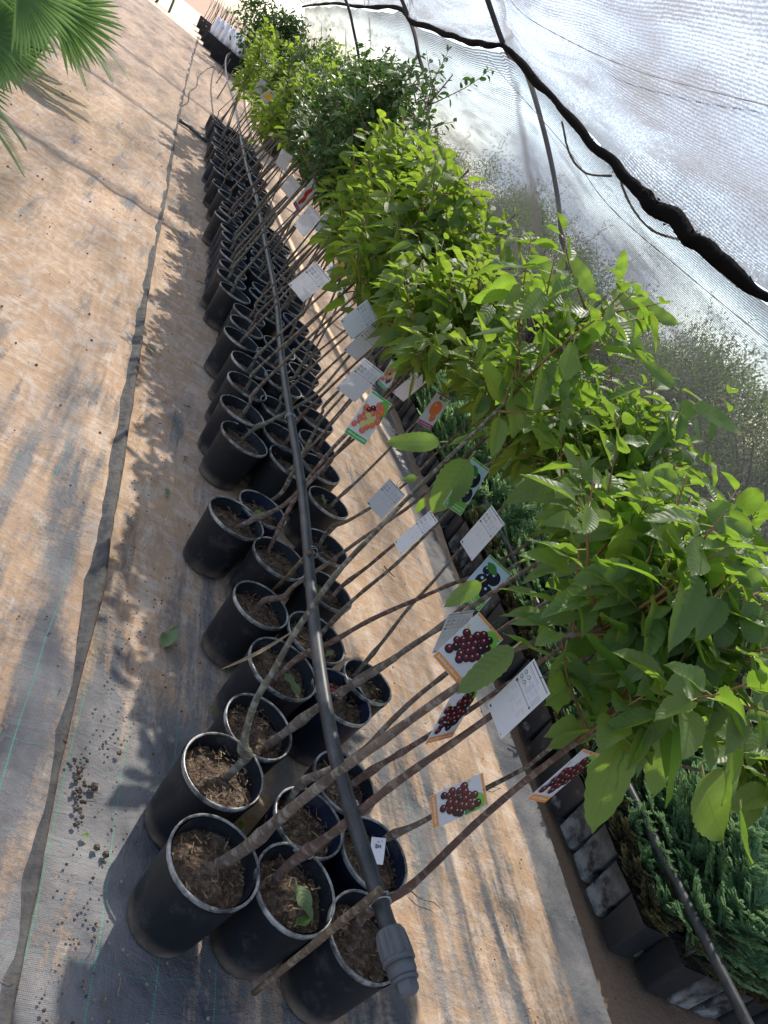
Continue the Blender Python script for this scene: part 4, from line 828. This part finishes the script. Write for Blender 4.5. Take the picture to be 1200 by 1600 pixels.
HC = hoop([(565, 160), (562, 100), (552, 45), (540, 0)], 17.3, (2.9, 17.3, -.05), 'far thin tunnel hoop at the top of the dark trees', [(.6, 17.3, 3.2), (-.8, 17.3, 3.4), (-2.6, 17.3, 2.9), (-4, 17.3, 1.5), (-4.3, 17.3, 0)])
HN = hoop([], 2.0, (4.5, 2.0, -.05), 'nearest tunnel hoop at the right picture edge under the thick end of the rolled net', [(4.3, 2.0, .9), (3.6, 2.0, 1.7), (2.93, 2.0, 2.07), (2.0, 2.0, 2.8), (.6, 2.0, 3.3), (-1.0, 2.0, 3.4), (-3, 2.0, 2.7), (-4.2, 2.0, 0)])
# blue cord
ring_wire('blue_cord', HA[1]+np.array([0, 0, -.0]), (HA[2]-HA[1]), .036, 'bright blue cord knotted round the tunnel hoop above the leaves', 5, 'blue', .005)['category'] = 'cord'
# rolled dark hem of netting along the seam
S2 = catmull(SE, 6)
rads = []
for i, p in enumerate(S2):
    y = p[1]; r = .034+.016*MN.noise(Vector((0, y*1.3, 3)))
    for yk in (3.72, 9.0, 13.1, 17.3): r *= 1-.45*math.exp(-((y-yk)/.22)**2)
    if 3.7 < y < 9: r *= 1+.55*math.exp(-((y-4.6)/.8)**2)
    rads.append(max(.022, r))
S3 = catmull(S2, 4); r3 = np.interp(np.arange(len(S3))/4., np.arange(len(rads)), rads)
r3 = [r*(1+.22*MN.noise(Vector((i*.09, 0, 5)))) for i, r in enumerate(r3)]
mb = MB(); tube(mb, [p+np.array([.02*MN.noise(Vector((i*.09, 3, 0))), 0, .03*MN.noise(Vector((i*.08, 9, 0)))]) for i, p in enumerate(S3)], r3, 18, knob=.04)
for i in range(0, len(S3)-3):                                # loose ends of netting sticking out of the roll
    if not (2 < S3[i][1] < 14): continue
    for _ in range(4):
        a = random.random()*6.28; d = np.array([math.cos(a), random.uniform(-.8, .8), math.sin(a)]); d /= np.linalg.norm(d); c = S3[i]+(S3[i+1]-S3[i])*random.random(); L = r3[i]*random.uniform(.95, 1.18); w_ = np.array([0, random.uniform(.01, .03), 0]); mb.add([c+d*r3[i]*.8-w_, c+d*r3[i]*.8+w_, c+d*L+w_*random.uniform(-.6, .6)], [(0, 1, 2)])
o = mb.build('rolled_net_hem', M['hem']); tag(o, 'thick black roll of bunched netting sagging between the tunnel hoops', 'net roll')
Sx = lambda y: np.array([np.interp(y, [q[1] for q in S2], [q[0] for q in S2]), y, np.interp(y, [q[1] for q in S2], [q[2] for q in S2])])
hy = [-2, 2.0, 9.0, 13.1, 17.3, 21.5, 25.7, 30, 34]
def hoopness(y):                                           # 1 at a hoop, 0 midway
    d = min(abs(y-h) for h in hy); return math.exp(-(d/.5)**2), d
def wall_pt(y, t):                                         # t 0 at the seam, 1 at the ground
    s = Sx(y); hA, d = hoopness(y); bx = np.interp(y, [-2, 3.7, 9, 13.1, 17.3, 34], [4.5, 4.45, 4.72, 3.9, 3.3, 2.6]); z = s[2]*(1-t); 
    arc = math.sin(t*PI/2)**.85; x = s[0]+(bx-s[0])*arc
    sag = (1-hA)*.16*math.sin(t*PI)
    f = .030*math.sin(t*23+y*1.3+2*MN.noise(Vector((y*.6, t*2, 0))))*(1-t)+.07*MN.noise(Vector((y*1.1, t*3, 7)))+.03*MN.noise(Vector((y*3.2, t*9, 2)))
    rad_ = .05*hA*MN.noise(Vector((t*4, y*9, 1)))*(1-t)
    return (x+.07-sag+f*(.4+.6*(1-hA))+rad_*.5, y, z-.02)
def netmesh(name, fn, ys, ts, mat, lab, cat='shade net'):
    V = [fn(y, t) for y in ys for t in ts]; UVv = [(y, t*3.2) for y in ys for t in ts]; n = len(ts); fs = []
    for j in range(len(ys)-1):
        for i in range(n-1): a = j*n+i; fs.append((a, a+1, a+1+n, a+n))
    mb = MB(); mb.add(V, fs); o = mb.build(name, mat, uv=UVv); tag(o, lab, cat); return o
def skirt_pt(y, t):
    p = wall_pt(y, .60+.39*t); return (p[0]+.03+.02*MN.noise(Vector((y*2, t*4, 3))), y, p[2]+.0)
ysw = list(np.arange(-2, 18, .09))+list(np.arange(18, 34.1, .3)); tsw = list(np.linspace(0, 1, 64))
netmesh('side_net', wall_pt, ysw, tsw, M['netw'], 'fine shade net forming the sloping side wall behind the trees')
o = netmesh('black_skirt_net', skirt_pt, list(np.arange(-2, 34, .2)), list(np.linspace(0, 1, 12)), M['skirt'], 'dense black netting strip along the foot of the side net')
def roof_pt(y, t):                                         # t 0 at the seam, going over to the far side
    s = Sx(y); hA, d = hoopness(y); ang_ = t*PI*.80; x = s[0]-(s[0]+3.9)*(1-math.cos(ang_))/2/.95
    zt = 3.42; ph = math.sin(min(PI/2, t*PI*.95)); z = s[2]+(zt-s[2])*ph
    if t > .55: z -= (t-.55)**2*6
    sag = (1-hA)*(.30*math.sin(min(1, t*2.0)*PI/2)*math.exp(-t*.8))
    f = .035*MN.noise(Vector((y*1.0, t*7, 17)))+.022*math.sin(t*40+y*2.2+3*MN.noise(Vector((y*.5, t*3, 3))))*math.exp(-t*3)
    nodes = .12*hA*MN.noise(Vector((t*10, y*10, 1)))*math.exp(-t*4)
    return (x, y, z-sag+f+nodes+.012)
ysr = list(np.arange(-2, 18, .10))+list(np.arange(18, 34.1, .3)); tsr = list(np.linspace(0, .16, 26))+list(np.linspace(.18, .75, 44))
netmesh('roof_net', roof_pt, ysr, tsr, M['net'], 'pale shade net stretched over the tunnel hoops overhead')
for L_, lb in (([(965, 270, 6.0), (985, 320, 5.6), (1020, 360, 5.2), (1075, 378, 4.9)], 'short brown pleat of net drooping under the thick end of the roll'), ([(878, 190, 6.9), (890, 240, 6.7), (915, 270, 6.4), (955, 275, 6.0)], 'small looping pleat of net under the middle of the roll')):
    P = [gy(*q) for q in L_]; mb = MB(); tube(mb, catmull([p-P[0] for p in P], 8), .008, 8, knob=.4); o = mb.build('net_pleat', M['pleat']); o.location = tuple(P[0]); tag(o, lb, 'net pleat')
def wirep(P, lab, r=.004):
    P = [np.array(p) for p in P]; mb = MB(); tube(mb, catmull([p-P[0] for p in P], 6), r, 6); o = mb.build('support_wire', M['blackp']); o.location = tuple(P[0]); tag(o, lab, 'wire')
def pat(L): return [gy(a, b, y) for a, b, y in L]
wirep(pat([(780, -30, 9.4), (815, 20, 8.6), (905, 72, 7.0), (1000, 112, 5.8), (1100, 140, 4.9), (1230, 172, 4.0)]), 'thin dark wire running under the pale overhead net')
wirep(pat([(760, 90, 10), (880, 225, 7.5), (950, 320, 5.9), (1075, 430, 4.6), (1215, 545, 3.7)]), 'thin dark wire crossing the side net below the black net roll', .003)
# ------------------------------------------------------------------ bushes outside the net
def bush(x, y, h, r, lab, n=52000, leafm='leaf_olive', nm='outside_bush', L=(.05, .10), cat='bush'):
    root = empty(nm, (x, y, -.035), lab, cat, 'grey green bushes outside the net'); mb = MB(); lv = Leaves(); tips = []
    for k in range(7):
        az = k*.9+random.random(); P = [np.array([0, 0, 0.])]; d = np.array([math.cos(az)*.35, math.sin(az)*.35, 1])
        for j in range(5): d += np.array([random.uniform(-.15, .15)+math.cos(az)*.1, random.uniform(-.15, .15)+math.sin(az)*.1, 0]); d /= np.linalg.norm(d); P.append(P[-1]+d*h*.17)
        tube(mb, P, list(np.linspace(.035, .008, 6)), 6); tips += P[2:]
    mb.build('trunk', M['bark'], root)
    m = 90; cl = np.stack([rng.normal(0, r*.42, m), rng.normal(0, r*.42, m), h*rng.uniform(.12, .86, m)], 1); k = rng.integers(0, m, n); sg = np.array([r*.13, r*.13, h*.07])
    p = cl[k]+rng.normal(0, 1, (n, 3))*sg; p[:, 2] = np.maximum(p[:, 2], .05); lv.cloud(p, rng.normal(0, 1, (n, 3))+np.array([0, 0, .9]), rng.uniform(.035, .07, n), .016, .42+.12*rng.normal(0, 1, m)[k]+rng.uniform(-.12, .12, n))
    top = cl[cl[:, 2] > h*.55]
    for c in top:                                           # feathery twigs out of the top
        d = rng.normal(0, .35, 3)+np.array([0, 0, 1]); q = np.linspace(.03, .34, 40)[:, None]; lv.cloud(c+d*h*q*.8+rng.normal(0, .012, (40, 3)), d*.6+rng.normal(0, .6, (40, 3)), .045, .013, np.full(40, .4))
    lv.build('crown', [M[leafm], M['petiole']], root); return root
BL = ['low grey bush nearest outside the net at the right edge', 'feathery grey green bush outside the net right of the cherry tips', 'tall thin topped bush outside the net behind the highest leaves', 'bush outside the net beside the bent hoop foot', 'bush outside the net between the two hoops',
      'grey bush outside the net behind the dark small leaved tree', 'far bush outside the net below the second hoop', 'far faint bush outside the net near the top']
for i, (x, y, h, r) in enumerate(((6.3, 4.0, 1.85, 1.5), (6.8, 6.0, 2.2, 1.5), (7.2, 8.2, 2.4, 1.5), (7.3, 10.8, 2.6, 1.5), (7.1, 13.6, 2.6, 1.6), (6.6, 17, 2.7, 1.7), (6.2, 21, 2.8, 1.9), (5.8, 26, 2.9, 2.2))):
    if i < 3: protos[i] = bush(x, y, h, r, BL[i])
    else: tag(dup(protos[i % 3], (x, y, -.035), random.random()*6, h/2.35), BL[i], 'bush', 'grey green bushes outside the net')
# ------------------------------------------------------------------ palms upper left
def fan_palm():
    root = empty('fan_palm', (-1.30, 5.1, 0), 'potted fan palm with long split green leaves at the upper left edge', 'palm', None)
    mb = MB(); pot_mesh(mb, .17, .3, 36); mb.build('pot', [M['pot'], M['rim']], root); mb = MB(); soil_mesh(mb, .155, .25); mb.build('soil', SOILM, root)
    def fan(c, d, n, L, spread=2.5, tilt=(0, 0, 1)):
        c = np.array(c, float); d = np.array(d, float); d /= np.linalg.norm(d); nn = np.array(tilt, float); nn -= d*(nn@d); nn /= np.linalg.norm(nn); s_ = np.cross(nn, d)
        mb = MB(); tube(mb, catmull([(0, 0, .24), (c[0]*.4, c[1]*.4, c[2]*.8), tuple(c)], 4), [.008]*9, 7); mb.build('leaf_stalk', M['leaf_palm'], root)
        lv = Leaves()
        for k in range(n):
            a = (k/(n-1)-.5)*spread; dd = d*math.cos(a)+s_*math.sin(a); ll = L*(1-.22*abs(a)/1.2)*random.uniform(.93, 1.04)
            lv.leaf(c, dd, nn+s_*random.uniform(-.25, .25)+np.array([0, 0, .1]), ll, L*.058, droop=.10+.06*random.random(), fold=.7, nu=8, nv=3, shape='n', wave=0, pet=0, r=(random.gauss(.45, .12), .5))
            if k % 2: # curling white threads between the segments
                t = c+dd*ll*random.uniform(.55, .8); P = [t+np.array([.02*math.cos(q)*q/5, .02*math.sin(q), .01*q/5]) for q in np.linspace(0, 5, 9)]
        lv.build('leaf_blade', [M['leaf_palm'], M['petiole']], root)
    fan((.30, .05, .86), (.9, -.2, .35), 36, .42, 2.9, (.2, -.95, .35)); fan((.40, .5, .84), (.85, .1, .5), 34, .44, 2.6, (.1, -.95, .45)); fan((.22, .2, .55), (.85, -.1, .45), 32, .42, 2.4, (.1, -.9, .6)); fan((.2, -.2, .36), (.6, -.6, -.25), 30, .42, 2.4, (.3, -.8, .5)); fan((-.2, .1, .6), (-.6, .4, .5), 28, .45); fan((.0, .2, .72), (.35, .3, .9), 28, .42, 2.2, (-.1, -.9, .3))
fan_palm()
def cycad(x, y, lab, L, n, az0, z0=.35):
    root = empty('sago_palm', (x, y, 0), lab, 'palm'); mb = MB(); pot_mesh(mb, .16, .28, 32); mb.build('pot', [M['pot'], M['rim']], root)
    mb = MB(); soil_mesh(mb, .146, .235); mb.build('soil', SOILM, root)
    mb = MB(); lathe(mb, [(.02, .22), (.06, .24), (.065, .3), (.04, z0), (.0, z0+.02)], 14); mb.build('trunk', M['bark'], root)
    for k in range(n):
        az = az0+k*2*PI/n+random.uniform(-.12, .12); lv = Leaves(); P = []; el = random.uniform(.5, .9)
        for j in range(26):
            t = j/25; P.append(np.array([math.cos(az)*L*t*math.cos(el*(1-t*.8)), math.sin(az)*L*t*math.cos(el*(1-t*.8)), z0+L*(.62*math.sin(el)*t*1.5-.62*t*t)]))
        mb = MB(); tube(mb, P, list(np.linspace(.005, .0015, 26)), 5)
        for j in range(3, 26):
            t = j/25; d = P[j]-P[j-1]; d /= np.linalg.norm(d); s_ = np.cross(d, [0, 0, 1]); s_ /= np.linalg.norm(s_)
            for q in (0, .33, .66):
                b = P[j]-(P[j]-P[j-1])*q
                for sg in (-1, 1): lv.leaf(b, s_*sg*.8+d*.75+np.array([0, 0, .25]), (0, 0, 1), L*.20*math.sin(PI*min(1, t*.85+.15))**.6+.01, .015, droop=.1, fold=.2, nu=4, nv=2, shape='n', wave=0, pet=0, r=(random.gauss(.3, .1), 0))
        f = mb.build('frond', [M['leaf_palm']], root); lv.build('leaflets', [M['leaf_palm'], M['petiole']], f)
cycad(-1.36, 8.0, 'sago palm with arching feathery fronds behind the fan palm', .85, 14, .1, .4)
cycad(-1.12, 4.55, 'low sago palm with dark feathery fronds below the fan palm at the left edge', .62, 10, .55, .3)
r = empty('plant_pot', (-1.62, 12.6, 0), 'lone black pot at the far left behind the palm fronds', 'pot'); mb = MB(); pot_mesh(mb, .15, .27, 30); mb.build('pot_body', [M['pot'], M['rim']], r); mb = MB(); soil_mesh(mb, .13, .22); mb.build('soil', SOILM, r)
# ------------------------------------------------------------------ far group
for i, (x, y, s) in enumerate(((.5, 27.6, .72), (.05, 28.2, .7), (-.35, 30.5, .6), (-.55, 33, .6), (-.8, 36, .6), (.2, 31.5, .6), (-1.1, 40, .6), (-.3, 35, .6))):
    wrapped = i in (0, 1, 5, 2)
    root = empty('wrapped_shrub' if wrapped else 'bare_potted_shrub', (x, y, 0), ['front far square black pot with white wrapped stems, right one', 'front far square black pot with white wrapped stems, left one', 'far pot with white wrap behind the left front square pot', 'far dark pot with bare twigs at the path edge', 'far dark pot with bare twigs further along the path edge', 'far pot with white wrapped stems behind the two front ones', 'farthest dark pot with bare twigs at the top edge', 'dark pot with bare twigs beside the dark bush'][i], 'potted shrub', 'far pots at the end of the path')
    mb = MB(); h = .62*s+.1; k = s/2
    vs = [(-k*.8, -k*.8, 0), (k*.8, -k*.8, 0), (k*.8, k*.8, 0), (-k*.8, k*.8, 0), (-k, -k, h), (k, -k, h), (k, k, h), (-k, k, h), (-k*.93, -k*.93, h), (k*.93, -k*.93, h), (k*.93, k*.93, h), (-k*.93, k*.93, h), (-k*.9, -k*.9, h*.85), (k*.9, -k*.9, h*.85), (k*.9, k*.9, h*.85), (-k*.9, k*.9, h*.85)]
    fs = [(0, 1, 5, 4), (1, 2, 6, 5), (2, 3, 7, 6), (3, 0, 4, 7)]+[(4+a, 4+(a+1) % 4, 8+(a+1) % 4, 8+a) for a in range(4)]+[(8+a, 8+(a+1) % 4, 12+(a+1) % 4, 12+a) for a in range(4)]+[(12, 13, 14, 15)]
    mb.add(vs, fs); mb.build('pot', M['pot'], root, smooth=False)
    mb = MB(); wb = MB()
    for q in range(7):
        a = q*.9; x0, y0 = k*.55*math.cos(a), k*.55*math.sin(a); P = [(x0, y0, h*.8), (x0*1.2+.03, y0*1.2, h+.4), (x0*1.5+random.uniform(-.1, .1), y0*1.4, h+.85+random.uniform(0, .3))]
        tube(mb, P, [.014, .011, .006], 6)
        if wrapped: tube(wb, [(x0, y0, h*.87), (x0*1.1, y0*1.1, h+.2), (x0*1.3, y0*1.25, h+.55)], [.10, .12, .07], 7, knob=.25)
    mb.build('stem', M['bark_grey'], root)
    if wrapped: wb.build('wrap', M['paper'], root)
def leafball(x, y, h, r, lab, nm, leafm, cat, n=4200, z0=.8, L=(.10, .17)):
    root = empty(nm, (x, y, 0), lab, cat); mb = MB(); lathe(mb, [(.2, 0), (.26, .38), (.27, .4), (.25, .4), (.24, .34)], 18); mb.build('pot', M['pot'], root)
    mb = MB(); tube(mb, [(0, 0, .3), (.04, 0, .8), (0, .03, h*.7)], [.05, .04, .02], 8)
    for k in range(8): a = k*.8; tube(mb, [(0, 0, z0+.1*k*.5), (r*.5*math.cos(a), r*.5*math.sin(a), z0+.3+.1*k)], [.02, .008], 5)
    mb.build('trunk', M['bark'], root); lv = Leaves(); cl = [rng.normal(0, .42, 3)*np.array([r, r, (h-z0)*.5])+np.array([0, 0, (h+z0)/2]) for _ in range(60)]
    for c in cl:
        c[2] = min(max(c[2], z0), h)
        for _ in range(n//60):
            p = c+rng.normal(0, .17, 3)*r*.8; lv.leaf(p, rng.normal(0, 1, 3), rng.normal(0, 1, 3)+np.array([0, 0, 1.2]), random.uniform(*L), random.uniform(.05, .08), fold=.2, nu=4, nv=3, shape='n', wave=0, pet=0, r=(min(1, max(0, random.gauss(.35, .25))), 0))
    lv.build('crown', [M[leafm], M['petiole']], root)
leafball(1.15, 27.0, 2.4, 1.25, 'dense dark green bush hanging over the far pots at the top', 'dark_bush', 'leaf_dark', 'bush', 6500, .7)
leafball(2.2, 19.0, 2.2, .8, 'loose bright green shrub beyond the end of the tree row', 'green_shrub', 'leaf_mid', 'shrub', 3200, .8, (.07, .12))
leafball(1.5, 15.2, 1.8, .55, 'bright leaved shrub just past the last tree of the row', 'green_shrub', 'leaf_lime', 'shrub', 2200, .9, (.06, .10))
# chair at the top
ch = empty('plastic_chair', (-2.35, 33.5, 0), 'dark green plastic chair standing on the far path', 'chair')
for sx in (-1, 1):
    for sy in (-1, 1): mb = MB(); tube(mb, [(sx*.25, sy*.25, 0), (sx*.21, sy*.21, .42)], [.028, .03], 6); mb.build('leg', M['tie'], ch)
mb = MB(); box(mb, (0, 0, .44), (.48, .48, .04)); mb.build('seat', M['tie'], ch); mb = MB(); box(mb, (0, .24, .68), (.46, .04, .42)); mb.build('backrest', M['tie'], ch)
# ------------------------------------------------------------------ litter
FL = [((262, 1000), .10, .5, 1.3, 'curled green fallen leaf on the sand left of the pots', 'leaf_fallen', .0), ((133, 1306), .018, .7, 0, 'tiny bright green leaf on the sand beside the green stitched line', 'leaf_lime', 0), ((330, 1110), .022, .8, .4, 'tiny round green leaf beside a pot base', 'leaf_lime', 0),
      ((262, 770), .04, .5, 2, 'small olive fallen leaf on the mat strip', 'leaf_fallen', 0), ((290, 715), .03, .6, 1, 'small green leaf on the mat between the fold and the pots', 'leaf_fallen', 0), ((292, 635), .045, .3, .3, 'reddish brown dry leaf on the mat left of the row', 'leaf_dead', 0),
      ((238, 546), .07, .5, 2.2, 'pale dry leaf by the fold of the mat', 'leaf_fallen', 0), ((220, 482), .04, .6, .8, 'dry yellow leaf caught on the mat fold', 'leaf_fallen', 0), ((375, 1290), .03, .6, .8, 'small green leaf in the gap between the front pots', 'leaf_lime', 0),
      ((472, 1403), .085, .42, -1.2, 'folded green leaf on the soil of the front middle pot', 'leaf_fallen', .215), ((472, 1440), .05, .5, .6, 'crumpled light green leaf on the soil of the front middle pot', 'leaf_mid', .215), ((455, 1068), .085, .45, -1.0, 'large green leaf lying on the soil of the fourth left pot', 'leaf_fallen', .21),
      ((402, 805), .055, .6, .5, 'crumpled yellow leaf in the small pot behind the pale rimmed one', 'leaf_lime', .2), ((505, 782), .07, .4, 1.6, 'bleached leaf on the soil of the green tinted pot', 'leaf_fallen', .2), ((591, 1100), .05, .4, .7, 'rusty dry leaf inside the smallest pot', 'leaf_dead', .2), ((502, 925), .05, .5, .9, 'pale green leaf bits in the pot right of the pipe', 'leaf_lime', .2), ((514, 1022), .05, .4, .9, 'orange brown dry leaf in the pot crossed by the pipe', 'leaf_dead', .2)]
for (px, L, wr, rot, lab, mt, z) in FL:
    p = gz(*px, z=z+.012); lv = Leaves(); lv.leaf((-L/2*math.cos(rot), -L/2*math.sin(rot), 0), (math.cos(rot), math.sin(rot), .15), (random.uniform(-.5, .5), random.uniform(-.5, .5), 1), L, L*wr, droop=.12, fold=random.uniform(.3, .7), nu=11, nv=5, serr=.05, wave=.06, pet=.15, r=(random.uniform(.3, .8), .4), twist=random.uniform(-.8, .8))
    o = lv.build('fallen_leaf', [M[mt], M['petiole']]); o.location = tuple(p); tag(o, lab, 'leaf')
def twig(pa, pb, z, r, lab, mat='bark_red', nm='fallen_twig'):
    A_, B_ = gz(*pa, z=z), gz(*pb, z=z); P = [A_+(B_-A_)*t+np.array([random.uniform(-.006, .006), random.uniform(-.006, .006), 0]) for t in np.linspace(0, 1, 6)]
    mb = MB(); tube(mb, [p-A_ for p in P], list(np.linspace(r, r*.5, 6)), 6); o = mb.build(nm, M[mat]); o.location = tuple(A_); tag(o, lab, 'twig')
twig((308, 438), (330, 450), .012, .004, 'small reddish twig on the sand near the middle of the row'); twig((600, 885), (617, 902), .012, .004, 'short crooked twig on the bright sand right of the pots', 'bark'); twig((643, 1395), (690, 1418), .012, .002, 'thin curved dry stalk on the sand right of the pipe end', 'cane')
twig((1045, 1570), (1068, 1582), .0, .002, 'pale straw on the bare soil at the bottom right', 'cane')
# white green blade of grass lying over a pot rim
lv = Leaves(); b = gz(345, 1046, .24); t = gz(460, 985, .30); lv.leaf(t-b, b-t, (0, .2, 1), float(np.linalg.norm(t-b)), .011, droop=.0, fold=.5, nu=12, nv=3, shape='n', wave=0, pet=0, r=(.95, 0)); o = lv.build('grass_blade', [M['straw'], M['petiole']]); o.location = tuple(b); tag(o, 'long pale pointed blade lying across a pot rim and the thin grey stem', 'grass blade')
# berries beside emitters
for p, lab in (((552, 1258), 'small dark red berries lying beside the nearest drip emitter'), ((516, 1077), 'dark shrivelled berries with white bits beside the second drip emitter')):
    mb = MB(); c0 = gz(*p, z=.405)
    for k in range(5):
        cc = (random.uniform(-.012, .012), random.uniform(-.012, .012), random.uniform(-.004, .006)); prof = [(.0001, -.006), (.0045, -.004), (.006, 0), (.0045, .004), (.0001, .006)]; lathe(mb, prof, 10, random.choice((0, 0, 1)), cc)
    o = mb.build('berry_cluster', [M['cherry2'], M['card']]); o.location = tuple(c0); tag(o, lab, 'berries')
# crumbs, pebbles and dry bits strewn about
mb = MB()
def crumb(x, y, r, mi, z=.008):
    n = 5; a0 = random.random()*6; vs = [(x+r*random.uniform(.7, 1.2)*math.cos(a0+k*2*PI/n), y+r*random.uniform(.7, 1.2)*math.sin(a0+k*2*PI/n), z-r*.2) for k in range(n)]; vs += [(x+r*.5*math.cos(a0+k*2*PI/n), y+r*.5*math.sin(a0+k*2*PI/n), z+r*random.uniform(.5, .9)) for k in range(n)]
    mb.add(vs, [(k, (k+1) % n, n+(k+1) % n, n+k) for k in range(n)]+[tuple(range(n, 2*n))], mi)
for _ in range(1500):
    y = .6+9*random.random()**1.7; x = foldx(y)+.05+abs(random.gauss(0, .12)) if random.random() < .55 else random.uniform(-1.4, 2.2); crumb(x, y, random.uniform(.0012, .0042), random.choice((0, 0, 1, 2)), .010)
for _ in range(170): crumb(random.uniform(-1.6, .3), .9+8*random.random()**1.4, random.uniform(.003, .009), random.choice((0, 1)), .013)
for _ in range(40):
    c = gz(120+random.gauss(0, 7), 1235+random.gauss(0, 22)); crumb(c[0], c[1], random.uniform(.002, .007), 0, .012)
for p, r_ in (((143, 1235), .012), ((146, 1330), .009), ((160, 1340), .009), ((96, 1165), .009), ((182, 1182), .007)): c = gz(*p); crumb(c[0], c[1], r_, 0, .014)
for _ in range(500): crumb(random.uniform(2.2, 3), random.uniform(.6, 5), random.uniform(.001, .005), random.choice((0, 1, 2)), -.036)
o = mb.build('soil_crumbs', [M['soil'], M['chip'], M['straw']], smooth=False); tag(o, 'scattered soil crumbs and bark bits on the mats', 'crumbs', None, 'stuff')
mb = MB()
for _ in range(420):
    y = .6+8*random.random()**1.6; x = random.uniform(-1.2, 2.1); a = random.random()*6.28; L = random.uniform(.008, .035); c = np.array([x, y, .013]); d = np.array([math.cos(a), math.sin(a), random.uniform(-.05, .15)]); m_ = c+d*L/2+np.array([random.uniform(-.004, .004), random.uniform(-.004, .004), .002])
    tube(mb, [c, m_, c+d*L], random.uniform(.0004, .0010), 4, random.choice((0, 1)), cap=False)
o = mb.build('dry_straws', [M['chip'], M['straw']]); tag(o, 'thin dry straws scattered over the sandy mats', 'straw', None, 'stuff')
# everything that a prototype left behind the camera is gone by now
